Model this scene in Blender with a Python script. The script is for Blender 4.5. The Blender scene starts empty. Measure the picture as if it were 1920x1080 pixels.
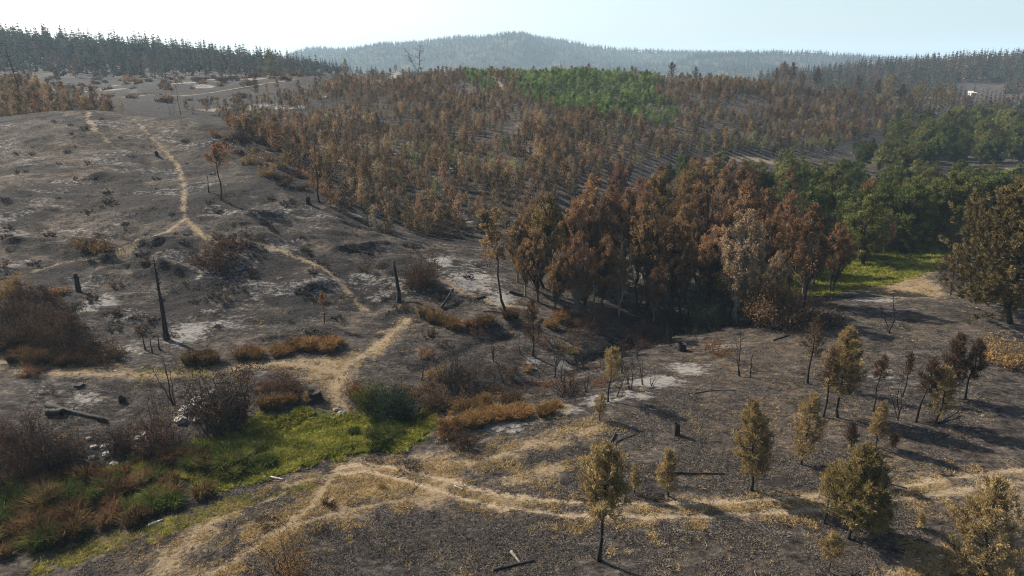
import bpy, math, random
import numpy as np
from mathutils import Vector

# ------------------------------------------------------------------ camera, sky, sun, exposure
scene = bpy.context.scene
COL = scene.collection
FPX, PITCH, CAMZ = 1297.0, math.radians(17.5), 30.0          # focal length in photo pixels, tilt, height over the near ground
cam_d = bpy.data.cameras.new("camera"); cam = bpy.data.objects.new("camera", cam_d); COL.objects.link(cam)
cam.location = (0, 0, CAMZ); cam.rotation_euler = (math.pi / 2 - PITCH, 0, 0)
cam_d.sensor_width = 36.0; cam_d.lens = 36.0 * FPX / 1920.0
cam_d.clip_start = 0.5; cam_d.clip_end = 60000
scene.camera = cam

SUN_EL = math.radians(36); SUN_AZ = math.radians(-57)         # azimuth from +y (view direction), negative = left
sdir = Vector((math.sin(SUN_AZ) * math.cos(SUN_EL), math.cos(SUN_AZ) * math.cos(SUN_EL), math.sin(SUN_EL)))
world = bpy.data.worlds.new("World"); scene.world = world; world.use_nodes = True
wn = world.node_tree.nodes; wl = world.node_tree.links
bg = wn["Background"]; sky = wn.new("ShaderNodeTexSky"); sky.sky_type = 'NISHITA'; sky.sun_disc = False
sky.sun_elevation = SUN_EL; sky.sun_rotation = SUN_AZ
sky.altitude = 100; sky.air_density = 1.0; sky.dust_density = 2.5; sky.ozone_density = 1.6
wl.new(sky.outputs[0], bg.inputs[0]); bg.inputs[1].default_value = 0.072
sun_d = bpy.data.lights.new("sun", 'SUN'); sun_d.energy = 5.0; sun_d.angle = math.radians(0.53); sun_d.color = (1.0, 0.88, 0.72)
sun = bpy.data.objects.new("sun", sun_d); COL.objects.link(sun)
sun.rotation_euler = (-sdir).to_track_quat('-Z', 'Y').to_euler(); sun.location = (-100, 100, 200)
scene.view_settings.view_transform = 'Standard'; scene.view_settings.look = 'None'
scene.view_settings.exposure = 1.5; scene.view_settings.gamma = 1.0
scene.view_settings.use_curve_mapping = False
scene.render.engine = 'CYCLES'
scene.cycles.max_bounces = 5; scene.cycles.diffuse_bounces = 2; scene.cycles.transmission_bounces = 3
scene.cycles.volume_bounces = 0
scene.cycles.use_denoising = True
scene.cycles.denoiser = 'OPENIMAGEDENOISE'; scene.cycles.denoising_input_passes = 'RGB_ALBEDO_NORMAL'; scene.cycles.denoising_prefilter = 'NONE'
scene.cycles.use_adaptive_sampling = False
scene.cycles.filter_width = 1.05

rng = np.random.default_rng(11)
random.seed(5)

# ------------------------------------------------------------------ noise
_perm = np.random.default_rng(3).permutation(4096)
def _h(ix, iy):
    return _perm[(_perm[(ix & 4095)] + iy) & 4095] / 4095.0
def vnoise(x, y):
    x0 = np.floor(x).astype(np.int64); y0 = np.floor(y).astype(np.int64)
    fx = x - x0; fy = y - y0
    fx = fx * fx * fx * (fx * (fx * 6 - 15) + 10); fy = fy * fy * fy * (fy * (fy * 6 - 15) + 10)
    a = _h(x0, y0); b = _h(x0 + 1, y0); c = _h(x0, y0 + 1); d = _h(x0 + 1, y0 + 1)
    return (a + (b - a) * fx) * (1 - fy) + (c + (d - c) * fx) * fy
def fbm(x, y, o=4):
    s = np.zeros_like(x, dtype=float); a = 0.5; t = 0.0
    for i in range(o):
        s += a * vnoise(x * 2 ** i + 17.3 * i, y * 2 ** i + 9.1 * i); t += a; a *= 0.5
    return s / t
def sstep(a, b, x):
    t = np.clip((x - a) / (b - a), 0, 1); return t * t * (3 - 2 * t)

# ------------------------------------------------------------------ pixels and terrain
CP, SP = math.cos(PITCH), math.sin(PITCH)
def pray(px, py):
    v = (540 - py) / FPX; u = (px - 960) / FPX
    return np.array([u, CP + v * SP, -SP + v * CP])
def P(px, py, y):                       # a point on the pixel's ray at forward distance y
    d = pray(px, py); k = y / d[1]
    return (d[0] * k, y, CAMZ + d[2] * k)
def Z(px, y, z):                        # a point in the pixel's column at distance y and height z
    D = y * CP + (CAMZ - z) * SP
    return ((px - 960) / FPX * D, y, z)
def project(x, y, z):
    D = y * CP + (CAMZ - z) * SP
    up = y * SP + (z - CAMZ) * CP
    return 960 + FPX * x / D, 540 - FPX * up / D

CTRL = [
    # near ground
    Z(-300, 33, -.8), Z(300, 33, -.6), Z(960, 33, 0), Z(1500, 33, .3), Z(2200, 33, .5),
    Z(-200, 45, -2.6), Z(0, 45, -2.4), Z(300, 47, -1.9), Z(300, 40, -.6), Z(600, 43, 0), Z(560, 54, -1.6), Z(750, 57, -1.6), Z(1000, 67, -1.5),
    Z(1150, 75, -1.2), Z(1300, 82, -1.5), Z(1400, 89, -1.4), Z(1000, 45, .2), Z(1000, 56, .2), Z(1180, 65, .3), Z(1300, 55, .5),
    Z(1500, 45, .4), Z(1500, 60, .6), Z(1500, 75, .6), Z(1800, 40, .5), Z(1800, 60, .8), Z(1900, 80, 1.0), Z(1700, 85, .8), Z(1560, 88, .2),
    Z(2200, 60, 1), Z(2200, 90, 1.6), Z(1750, 100, .5), Z(1900, 100, .9), Z(1550, 100, -1.5), Z(1650, 115, -1.2), Z(1780, 125, -.5),
    Z(1450, 105, -1.5), Z(1300, 100, -1), Z(1500, 140, -.5), Z(1800, 150, 0), Z(2000, 130, .8), Z(1500, 200, 3), Z(1400, 190, 3),
    Z(1700, 210, 1.5), Z(1900, 220, .5), Z(1250, 150, 3), Z(1100, 130, 3), Z(2200, 220, 4),
    # far bank and the left slope
    Z(0, 58, -.5), Z(200, 60, -.7), Z(400, 62, -.5), Z(620, 66, -.3), Z(0, 68, .3), Z(300, 67, .2), Z(850, 72, .2), Z(850, 80, .7),
    Z(-300, 60, 0), Z(312, 75, .4), P(60, 560, 85), P(100, 475, 100), P(350, 455, 100), P(560, 480, 96), P(690, 575, 85), P(747, 563, 86),
    P(930, 520, 93), P(700, 450, 103), P(840, 470, 103), P(600, 370, 118), P(350, 350, 122), P(0, 350, 120), P(0, 300, 138), P(250, 225, 160),
    P(200, 211, 168), P(0, 226, 160), P(330, 300, 140), P(430, 238, 158), P(-200, 240, 160), P(-300, 400, 110), P(520, 300, 140),
    Z(100, 192, 15), Z(250, 192, 13), P(330, 219, 161), P(400, 236, 158), P(60, 217, 163), P(110, 211, 167), Z(330, 186, 13), Z(420, 182, 12), Z(490, 176, 11.5),
    P(300, 182, 300), P(450, 170, 300), P(560, 150, 320), P(100, 150, 400), P(400, 145, 400), P(50, 190, 215), P(150, 197, 215), P(30, 165, 245),
    P(-150, 170, 240), P(0, 85, 600), P(200, 100, 600), P(400, 115, 600), P(560, 128, 600), P(640, 135, 600), P(-200, 80, 600),
    Z(100, 900, 38), Z(500, 900, 15), Z(-100, 430, 27), Z(250, 450, 27),
    # plantation hill
    P(800, 440, 118), P(700, 330, 150), P(600, 250, 195), P(600, 200, 240), P(640, 158, 300), P(780, 140, 320), P(950, 142, 315), P(1100, 146, 320),
    P(1250, 150, 330), P(1400, 160, 340), P(1550, 175, 350), P(950, 200, 240), P(900, 300, 165), P(1000, 350, 140), P(1100, 250, 195),
    P(1250, 280, 190), P(1300, 200, 250), P(1500, 250, 240), P(1450, 290, 208), Z(1720, 300, 3.5), Z(1900, 320, 3.5), Z(1900, 270, 0), Z(1720, 255, .5), Z(1750, 350, 10), Z(1900, 390, 9), Z(1600, 255, 5.5),
    Z(950, 450, 14), Z(1250, 450, 12), Z(700, 460, 20), P(1830, 178, 500), Z(1500, 500, 8), Z(2200, 350, 14),
    P(1920, 122, 750), P(1800, 128, 750), P(1650, 140, 750), P(1550, 155, 700), P(1900, 172, 580), P(2200, 115, 750), Z(1900, 1000, 15),
    Z(-200, 1500, 10), Z(300, 1500, 5), Z(960, 1500, 0), Z(1500, 1500, 0), Z(2200, 1500, 5), Z(960, 900, 5), Z(1400, 900, 4), Z(700, 900, 8),
]
CTRL = np.array(CTRL)
def _uv(x, y):
    ye = np.clip(y, 30, 1700)
    return np.clip(x / ye, -1.15, 1.15), np.log(ye) * 0.85
_cu, _cv = _uv(CTRL[:, 0], CTRL[:, 1])
def _tps(r2):
    return 0.5 * r2 * np.log(r2 + 1e-9)
_n = len(CTRL)
_A = np.zeros((_n + 3, _n + 3))
_A[:_n, :_n] = _tps((_cu[:, None] - _cu) ** 2 + (_cv[:, None] - _cv) ** 2) + np.eye(_n) * 2e-4
_A[:_n, _n] = 1; _A[:_n, _n + 1] = _cu; _A[:_n, _n + 2] = _cv; _A[_n:, :_n] = _A[:_n, _n:].T
_W = np.linalg.solve(_A, np.concatenate([CTRL[:, 2], np.zeros(3)]))
def H0(x, y):
    x = np.asarray(x, float); y = np.asarray(y, float); sh = x.shape
    u, v = _uv(x.ravel(), y.ravel()); out = np.empty(u.shape)
    for i in range(0, len(u), 20000):
        a = u[i:i + 20000, None]; b = v[i:i + 20000, None]
        out[i:i + 20000] = _tps((a - _cu) ** 2 + (b - _cv) ** 2) @ _W[:_n] + _W[_n] + _W[_n + 1] * a[:, 0] + _W[_n + 2] * b[:, 0]
    return np.clip(out, -4, 75).reshape(sh)
_ys = 25 * np.exp(np.linspace(0, math.log(1200 / 25), 900))
def ground_px(px, py):                  # where the pixel's ray meets the ground
    d = pray(px, py); k = _ys / d[1]
    z = CAMZ + d[2] * k; g = z - H0(d[0] * k, _ys)
    i = int(np.argmax(g < 0)) if (g < 0).any() else len(g) - 1
    if i == 0: t = 0; y = _ys[0]
    else:
        t = g[i - 1] / (g[i - 1] - g[i] + 1e-9); y = _ys[i - 1] + (_ys[i] - _ys[i - 1]) * min(max(t, 0), 1)
    return np.array([d[0] * y / d[1], y])
def gpoly(pts): return np.array([ground_px(*p) for p in pts])

def axis(parts):
    out = [parts[0][0]]
    for a, b, s in parts:
        n = max(1, int(round((b - a) / s))); out += list(np.linspace(a, b, n + 1)[1:])
    return np.array(out)
def grow(a, b, s, k=1.16):
    out = []; x = a
    while x < b: out.append(x); x += s; s *= k
    return out + [b]
_xp = list(axis([(0, 45, .36), (45, 90, .55), (90, 140, .9), (140, 260, 2.2)])) + grow(262.5, 9000, 4)[0:]
XS = np.array([-v for v in _xp[::-1]] + _xp[1:])
YS = np.array([-v for v in grow(0, 3000, 6, 1.5)[::-1]][:-1] + list(axis([(0, 28, 2), (28, 75, .3), (75, 110, .4), (110, 175, .7), (175, 350, 1.8)])) + grow(353, 9000, 5)[0:])
GX, GY = np.meshgrid(XS, YS)
GZ0 = H0(GX, GY)

# masks: signed distances in metres on the grid, from outlines traced on the ground
def line_dist(pts, rows=None):
    pts = np.asarray(pts); d = np.full(GX.shape, 60.0)
    for (ax, ay), (bx, by) in zip(pts[:-1], pts[1:]):
        i0, i1 = np.searchsorted(YS, [min(ay, by) - 14, max(ay, by) + 14]); j0, j1 = np.searchsorted(XS, [min(ax, bx) - 14, max(ax, bx) + 14])
        sx, sy = GX[i0:i1, j0:j1], GY[i0:i1, j0:j1]
        L = (bx - ax) ** 2 + (by - ay) ** 2 + 1e-9
        t = np.clip(((sx - ax) * (bx - ax) + (sy - ay) * (by - ay)) / L, 0, 1)
        dd = np.hypot(sx - ax - t * (bx - ax), sy - ay - t * (by - ay))
        d[i0:i1, j0:j1] = np.minimum(d[i0:i1, j0:j1], dd)
    return d
def poly_sd(pts):
    pts = np.asarray(pts); d = -line_dist(np.vstack([pts, pts[:1]]))
    ins = np.zeros(GX.shape, bool)
    for (ax, ay), (bx, by) in zip(pts, np.roll(pts, -1, 0)):
        c = (ay > GY) != (by > GY)
        with np.errstate(divide='ignore', invalid='ignore'):
            ins ^= c & (GX < (bx - ax) * (GY - ay) / (by - ay + 1e-12) + ax)
    return np.where(ins, -d, d)
def smooth_line(pts, n=6):              # Catmull-Rom through the points
    p = np.asarray(pts, float); q = np.vstack([2 * p[0] - p[1], p, 2 * p[-1] - p[-2]]); out = []
    for i in range(1, len(q) - 2):
        for t in np.linspace(0, 1, n, endpoint=False):
            out.append(.5 * ((2 * q[i]) + (-q[i - 1] + q[i + 1]) * t + (2 * q[i - 1] - 5 * q[i] + 4 * q[i + 1] - q[i + 2]) * t * t + (-q[i - 1] + 3 * q[i] - 3 * q[i + 1] + q[i + 2]) * t ** 3))
    return np.array(out + [p[-1]])
def blob(cx, cy, rx, ry):
    c = ground_px(cx, cy); a = ground_px(cx + rx, cy); b = ground_px(cx, cy + ry); b2 = ground_px(cx, cy - ry)
    wx = abs(a[0] - c[0]) + .05; wy = .5 * (abs(b[1] - c[1]) + min(abs(b2[1] - c[1]), 3 * abs(b[1] - c[1]))) + .05
    m = np.zeros(GX.shape)
    i0, i1 = np.searchsorted(YS, [c[1] - 3 * wy, c[1] + 3 * wy]); j0, j1 = np.searchsorted(XS, [c[0] - 3 * wx, c[0] + 3 * wx])
    m[i0:i1, j0:j1] = np.exp(-((GX[i0:i1, j0:j1] - c[0]) / wx) ** 2 - ((GY[i0:i1, j0:j1] - c[1]) / wy) ** 2)
    return m
def blobs(lst):
    m = np.zeros(GX.shape)
    for b in lst: m = np.maximum(m, blob(*b[:4]) * (b[4] if len(b) > 4 else 1))
    return m

# tracks: (pixel polyline, half width in m, gain)
TRACKS = [
    ([(1960, 888), (1800, 906), (1700, 920), (1600, 932), (1500, 944), (1400, 950), (1300, 955), (1200, 955), (1080, 952), (1000, 944), (930, 935), (850, 915), (800, 900), (740, 885), (690, 878), (650, 882)], 1.5, 'road'),
    ([(690, 878), (650, 882), (620, 902), (590, 945), (520, 1000), (450, 1045), (380, 1085)], .42, 'foot'),
    ([(640, 888), (560, 905), (520, 935), (430, 965), (370, 1000), (310, 1080)], .22, 'foot'),
    ([(830, 930), (740, 940), (660, 955), (560, 985), (500, 1000)], .3, 'foot'),
    ([(880, 870), (960, 845), (1050, 822), (1120, 800)], .35, 'foot'), ([(950, 905), (1000, 893), (1040, 872)], .22, 'foot'),
    ([(640, 800), (648, 770), (632, 740), (640, 715), (650, 690), (690, 660), (730, 630), (770, 598)], .8, 'foot'),
    ([(-40, 675), (30, 688), (120, 697), (230, 703), (330, 702), (430, 690), (520, 683), (600, 690), (650, 700)], .8, 'foot'),
    ([(690, 577), (650, 545), (600, 505), (540, 474), (470, 458), (410, 455), (375, 440), (350, 412), (345, 385), (345, 350), (335, 315), (310, 285), (280, 252), (252, 224)], .3, 'foot'),
    ([(350, 412), (310, 440), (280, 462), (255, 478)], .3, 'foot'), ([(255, 478), (150, 490), (60, 510)], .15, 'foot'),
    ([(175, 250), (165, 225), (170, 213)], .6, 'foot'), ([(165, 225), (185, 250), (205, 265)], .5, 'foot'),
    ([(1890, 968), (1960, 930)], .3, 'foot'), ([(1670, 1075), (1720, 1050), (1770, 1040)], .25, 'foot'),
    ([(1010, 580), (930, 575), (900, 560), (830, 530)], .3, 'foot'),
    ([(920, 142), (935, 155), (948, 170)], 1.6, 'far'), ([(1200, 262), (1270, 252), (1330, 258)], .6, 'far'),
    ([(150, 181), (260, 181), (360, 179), (440, 165), (500, 155), (580, 149)], 1.9, 'far'), ([(50, 143), (130, 142)], 2, 'far'), ([(420, 150), (470, 148)], 3, 'far'),
    ([(1330, 300), (1400, 298), (1460, 307), (1540, 322), (1610, 322)], 2.6, 'far'), ([(1840, 310), (1900, 318)], 1.5, 'far'), ([(1800, 176), (1850, 178)], 3, 'far'),
    ([(740, 290), (755, 305), (775, 310)], .8, 'far'),
]
road_sd = np.full(GX.shape, -9.0); rut = np.full(GX.shape, -9.0); foot_sd = np.full(GX.shape, -9.0)
track_d = np.full(GX.shape, 60.0)
for pts, hw, kind in TRACKS:
    d = line_dist(smooth_line(gpoly(pts)))
    track_d = np.minimum(track_d, d * np.where(GY > 72, 2.2, 1.0))
    if kind == 'road':
        road_sd = np.maximum(road_sd, hw - d); rut = np.maximum(rut, .27 - np.abs(d - .74))
    else: foot_sd = np.maximum(foot_sd, hw * (.42 if kind == 'foot' else .6) - d)
GREEN = [[(185, 870), (260, 845), (360, 832), (440, 800), (500, 780), (600, 770), (690, 768), (760, 770), (830, 780), (818, 812), (800, 835), (700, 850), (620, 862), (520, 890), (400, 930), (330, 905), (250, 900)],
         [(-40, 985), (20, 955), (110, 900), (190, 880), (200, 920), (120, 960), (30, 990)],
         [(1530, 556), (1440, 545), (1440, 510), (1520, 490), (1640, 428), (1730, 425), (1800, 445), (1790, 480), (1740, 508), (1660, 535)]]
MOSS = [[(30, 1045), (150, 1010), (330, 968), (430, 940), (560, 905), (610, 900), (540, 940), (380, 985), (200, 1045), (60, 1075)], [(280, 712), (300, 690), (390, 692), (380, 708)]]
DRYP = [[(400, 1075), (480, 995), (560, 925), (620, 874), (700, 860), (860, 852), (900, 870), (870, 905), (980, 932), (1090, 944), (1090, 968), (900, 955), (760, 948), (640, 968), (560, 1012), (470, 1070)], [(1080, 940), (1300, 942), (1500, 930), (1700, 905), (1930, 880), (1930, 905), (1700, 940), (1500, 962), (1300, 972), (1080, 968)], [(520, 1000), (560, 930), (600, 880), (680, 862), (780, 858), (880, 835), (900, 850), (820, 880), (860, 905), (760, 960), (650, 955), (560, 985), (470, 1020)],
        [(820, 790), (870, 770), (960, 755), (1050, 752), (1080, 765), (1000, 790), (880, 800), (840, 830)],
        [(500, 690), (560, 676), (640, 662), (690, 655), (680, 690), (660, 770), (600, 775), (595, 720), (540, 705)], [(1560, 548), (1660, 528), (1740, 500), (1750, 520), (1780, 560), (1680, 560)],
        [(680, 650), (760, 595), (790, 600), (740, 640), (700, 680)]]
green_sd = np.full(GX.shape, -30.0)
for g in GREEN: green_sd = np.maximum(green_sd, poly_sd(gpoly(g)))
moss_sd = np.full(GX.shape, -30.0)
for g in MOSS: moss_sd = np.maximum(moss_sd, poly_sd(gpoly(g)))
dry_sd = np.full(GX.shape, -30.0)
for g in DRYP: dry_sd = np.maximum(dry_sd, poly_sd(gpoly(g)))
dry_sd = np.maximum(dry_sd, 2.6 * sstep(0, 1, 1 - np.abs(track_d) / np.where(GY < 62, 3.6, 2.6)) - 1.6)
ash = blobs([(350, 625, 50, 28, .9), (430, 600, 60, 30, .6), (185, 575, 45, 22, .8), (260, 590, 70, 30, .5), (835, 495, 22, 14, 1), (890, 530, 70, 26, .9), (940, 565, 40, 22, .9), (880, 500, 40, 20, .6),
             (950, 800, 70, 14, .8), (1050, 770, 60, 12, .9), (1130, 750, 60, 14, .8), (1230, 715, 70, 16, 1), (1290, 690, 50, 16, .9), (1200, 740, 60, 16, .7), (1350, 650, 60, 14, .6), (1640, 562, 60, 7, .9),
             (165, 750, 60, 26, .7), (80, 735, 60, 22, .5), (230, 660, 60, 22, .7), (60, 650, 70, 18, .5), (410, 745, 50, 14, .6), (355, 775, 24, 14, .9), (270, 820, 18, 12, .8), (205, 835, 20, 16, .8), (1000, 680, 24, 14, .7), (1060, 680, 20, 8, 1), (1160, 635, 20, 8, .6),
             (900, 1000, 60, 22, .45), (1330, 985, 90, 22, .5), (1440, 1000, 100, 20, .35), (720, 420, 60, 12, .4), (680, 390, 50, 12, .4), (760, 700, 60, 14, .35), (1660, 705, 60, 18, .6), (1470, 560, 60, 8, .4), (1900, 640, 40, 6, .4),
             (540, 385, 60, 18, .45), (470, 395, 40, 12, .5), (1345, 860, 80, 26, .4), (990, 250, 30, 10, .6), (1000, 282, 24, 8, .7), (1410, 298, 20, 4, 1), (1690, 740, 40, 14, .4), (1010, 215, 20, 6, .6)])
char_shade = blobs([(300, 165, 160, 9, .9), (420, 190, 90, 9, .7), (250, 195, 120, 6, .7), (120, 160, 90, 8, .6), (560, 190, 70, 14, .5), (1400, 575, 130, 30, .9), (1250, 600, 150, 30, 1), (1180, 640, 120, 20, .8), (60, 600, 120, 70, .8), (430, 490, 60, 30, .8), (40, 465, 80, 8, .8), (220, 475, 80, 10, .8), (560, 395, 70, 40, .5), (430, 250, 80, 35, .7), (620, 330, 60, 50, .5),  # soot marks; tree shade by the stand and shaded bank faces painted in
              (300, 770, 90, 14, .5), (960, 720, 90, 18, .7), (850, 640, 90, 18, .5), (900, 690, 60, 16, .5), (1650, 580, 140, 10, .25), (800, 990, 220, 50, .35), (1500, 1010, 200, 40, .3), (960, 870, 120, 30, .55), (1120, 820, 150, 30, .35), (1180, 880, 140, 24, .4), (230, 505, 70, 12, .5), (430, 420, 50, 12, .6), (660, 470, 60, 10, .6)])
warm = blobs([(150, 330, 260, 120, .7), (200, 260, 160, 40, .6), (1500, 640, 200, 40, .6), (1700, 620, 200, 30, .5), (1400, 780, 200, 60, .6), (1650, 850, 250, 50, .5), (1650, 1000, 150, 60, .4), (300, 1040, 300, 50, .5), (640, 460, 80, 20, .6), (700, 600, 90, 40, .5), (1800, 960, 150, 30, .6), (1350, 690, 140, 40, .8), (480, 650, 100, 20, .5), (900, 545, 110, 40, .5)])
creek_line = smooth_line(gpoly([(-60, 925), (100, 890), (260, 858), (420, 822), (560, 800), (660, 790), (780, 782), (880, 752), (960, 722), (1050, 688), (1150, 650), (1260, 618), (1370, 592)]))
creek_d = line_dist(creek_line)

# small relief: hummocks, sheep-track terraces on the burnt hillside, banks, wheel ruts
lefthill = sstep(0, 14, -GX + (GY - 70) * .1) * sstep(68, 84, GY) * (1 - sstep(175, 210, GY))
mid = sstep(25, 34, GY) * (1 - sstep(300, 420, GY))
relief = (fbm(GX / 9, GY / 9, 4) - .5) * .55 * mid + (fbm(GX / 2.2 + 40, GY / 2.2, 3) - .5) * .22 * mid * (1 - sstep(110, 160, GY))
relief += lefthill * ((vnoise(GX / 6.5 + fbm(GX / 14, GY / 14) * 3, GY / 1.15 + fbm(GX / 20 + 9, GY / 20) * 9) - .5) * .34 + (vnoise(GX / 2.3, GY / .85) - .5) * .2 + (np.abs(fbm(GX / 26 + 3, GY / 20, 4) - .5) * 2 - .25) * -1.6 + (fbm(GX / 3.1, GY / 2.0, 3) - .5) * .32)
relief += (fbm(GX / 40 + 7, GY / 40, 4) - .5) * 5.0 * sstep(200, 330, GY)
relief *= 1 - .7 * sstep(-1.2, .2, np.maximum(road_sd, foot_sd)) * (1 - lefthill * .6)
relief -= .45 * np.exp(-(creek_d / 1.6) ** 2)
relief -= .06 * sstep(0, .26, rut)
relief += .5 * np.exp(-((creek_d - 5) / 1.6) ** 2) * (fbm(GX / 5, GY / 5, 2))
for (px0, py0, px1, py1, dep) in [(20, 468, 190, 470, 1.0), (215, 475, 330, 470, .9), (190, 520, 330, 512, 1.0), (640, 470, 760, 462, .6), (540, 380, 690, 440, .5), (430, 420, 560, 460, .5)]:
    d = line_dist([ground_px(px0, py0), ground_px((px0 + px1) / 2, (py0 + py1) / 2 + 3), ground_px(px1, py1)])
    relief += dep * np.exp(-(d / 1.6) ** 2) * (.5 + fbm(GX / 3, GY / 3, 2))
def scarp(pts, dep, run=9.0):            # an eroded bank: steep face towards the creek, easing off uphill
    g = smooth_line(gpoly(pts)); g = g[np.argsort(g[:, 0])]
    yl = np.interp(GX, g[:, 0], g[:, 1]) + (fbm(GX / 2.0, GX * 0 + dep * 7, 3) - .5) * 1.4
    e = sstep(g[0, 0], g[0, 0] + 4, GX) * (1 - sstep(g[-1, 0] - 4, g[-1, 0], GX)); sd = GY - yl
    return .5 * dep * e * sstep(-.45, .35, sd) * np.exp(-np.maximum(sd, 0) / run) * (GY < 180) * (.8 + .4 * fbm(GX / 4 + dep, GY / 4, 2))
for pts_, dep_ in [([(-60, 470), (90, 466), (195, 471)], 1.1), ([(205, 480), (280, 474), (350, 458)], 1.9), ([(180, 520), (250, 512), (340, 518)], 2.2), ([(375, 428), (430, 432), (480, 420)], 1.6), ([(645, 474), (700, 468), (765, 463)], 1.2), ([(360, 515), (420, 505), (490, 515)], 2.0),
                   ([(520, 560), (590, 545), (650, 556)], 1.3), ([(60, 800), (180, 790), (310, 765)], .5), ([(430, 720), (520, 725), (600, 730)], .7), ([(130, 345), (190, 335), (250, 345)], 1.0), ([(20, 400), (80, 392), (140, 398)], .9), ([(420, 330), (470, 338), (520, 352)], 1.2), ([(100, 262), (160, 258), (200, 264)], .9), ([(440, 640), (560, 632), (640, 640)], .8), ([(560, 425), (610, 432), (660, 445)], 1.0), ([(800, 500), (850, 520), (900, 545)], .8), ([(1330, 640), (1420, 622), (1520, 612)], .7), ([(860, 600), (940, 610), (1010, 625)], .9), ([(420, 258), (460, 275), (520, 310)], 1.3)]:
    relief += scarp(pts_, dep_)
gully = line_dist(smooth_line(gpoly([(425, 372), (480, 402), (560, 458), (650, 522), (705, 570)]))); relief -= .6 * np.exp(-(gully / .9) ** 2)
gully2 = line_dist(smooth_line(gpoly([(780, 690), (840, 670), (900, 640), (960, 628)]))); relief -= .3 * np.exp(-(gully2 / .8) ** 2)
relief -= .8 * np.exp(-(creek_d / .9) ** 2) * sstep(4, 10, GX)
char_shade = np.maximum(char_shade, np.exp(-(gully / 1.3) ** 2) * .7); char_shade = np.maximum(char_shade, np.exp(-(gully2 / 1.0) ** 2) * .8)  # darkens the beds of both gullies
valley = sstep(182, 200, GY) * (1 - sstep(400, 440, GY)) * (GX < 0) * (1 - sstep(-40, 0, GX + (GY - 200) * .1))
char_shade = np.maximum(char_shade, valley * (.6 + .6 * sstep(.42, .62, fbm(GX / 24, GY / 24, 3)))); ash = np.maximum(ash, valley * .75 * sstep(.63, .74, fbm(GX / 18 + 30, GY / 22, 3)))
flank = poly_sd(gpoly([(375, 228), (440, 238), (520, 292), (610, 352), (640, 385), (570, 378), (480, 335), (420, 295), (385, 262)]))
char_shade = np.maximum(char_shade, .95 * sstep(-4, 3, flank)); ash = ash * (1 - .7 * sstep(-3, 2, flank))
char_shade = np.maximum(char_shade, .8 * lefthill * sstep(.36, .62, fbm(GX / 7 + 50, GY / 5, 3))); ash = np.maximum(ash, .5 * lefthill * sstep(.6, .72, fbm(GX / 8 + 80, GY / 5, 3)))
GZ = GZ0 + relief

def ground_z(x, y):
    x = np.asarray(x, float); y = np.asarray(y, float)
    j = np.clip(np.searchsorted(XS, x) - 1, 0, len(XS) - 2); i = np.clip(np.searchsorted(YS, y) - 1, 0, len(YS) - 2)
    tx = (x - XS[j]) / (XS[j + 1] - XS[j]); ty = (y - YS[i]) / (YS[i + 1] - YS[i])
    return (GZ[i, j] * (1 - tx) + GZ[i, j + 1] * tx) * (1 - ty) + (GZ[i + 1, j] * (1 - tx) + GZ[i + 1, j + 1] * tx) * ty
def sample(M, x, y):
    j = np.clip(np.searchsorted(XS, x), 0, len(XS) - 1); i = np.clip(np.searchsorted(YS, y), 0, len(YS) - 1)
    return M[i, j]

# ------------------------------------------------------------------ mesh helpers
def mesh_from(name, verts, quads, mats, midx=None, attrs=None, smooth=False):
    me = bpy.data.meshes.new(name); nv, nf = len(verts), len(quads)
    me.vertices.add(nv); me.vertices.foreach_set("co", np.ascontiguousarray(verts, np.float32).ravel())
    me.loops.add(nf * 4); me.loops.foreach_set("vertex_index", np.ascontiguousarray(quads, np.int32).ravel())
    me.polygons.add(nf); me.polygons.foreach_set("loop_start", np.arange(0, nf * 4, 4, dtype=np.int32))
    me.polygons.foreach_set("loop_total", np.full(nf, 4, np.int32))
    for m in mats: me.materials.append(m)
    if midx is not None: me.polygons.foreach_set("material_index", np.ascontiguousarray(midx, np.int32))
    me.polygons.foreach_set("use_smooth", np.full(nf, bool(smooth)) if np.isscalar(smooth) or isinstance(smooth, bool) else smooth)
    for k, v in (attrs or {}).items():
        a = me.attributes.new(k, 'FLOAT', 'POINT'); a.data.foreach_set("value", np.ascontiguousarray(v, np.float32).ravel())
    me.update(calc_edges=True)
    return me
def obj(name, me, parent=None, loc=None, **props):
    o = bpy.data.objects.new(name, me); COL.objects.link(o)
    if parent is not None: o.parent = parent
    if loc is not None: o.location = loc
    for k, v in props.items():
        if v is not None: o[k] = v
    return o

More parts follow.
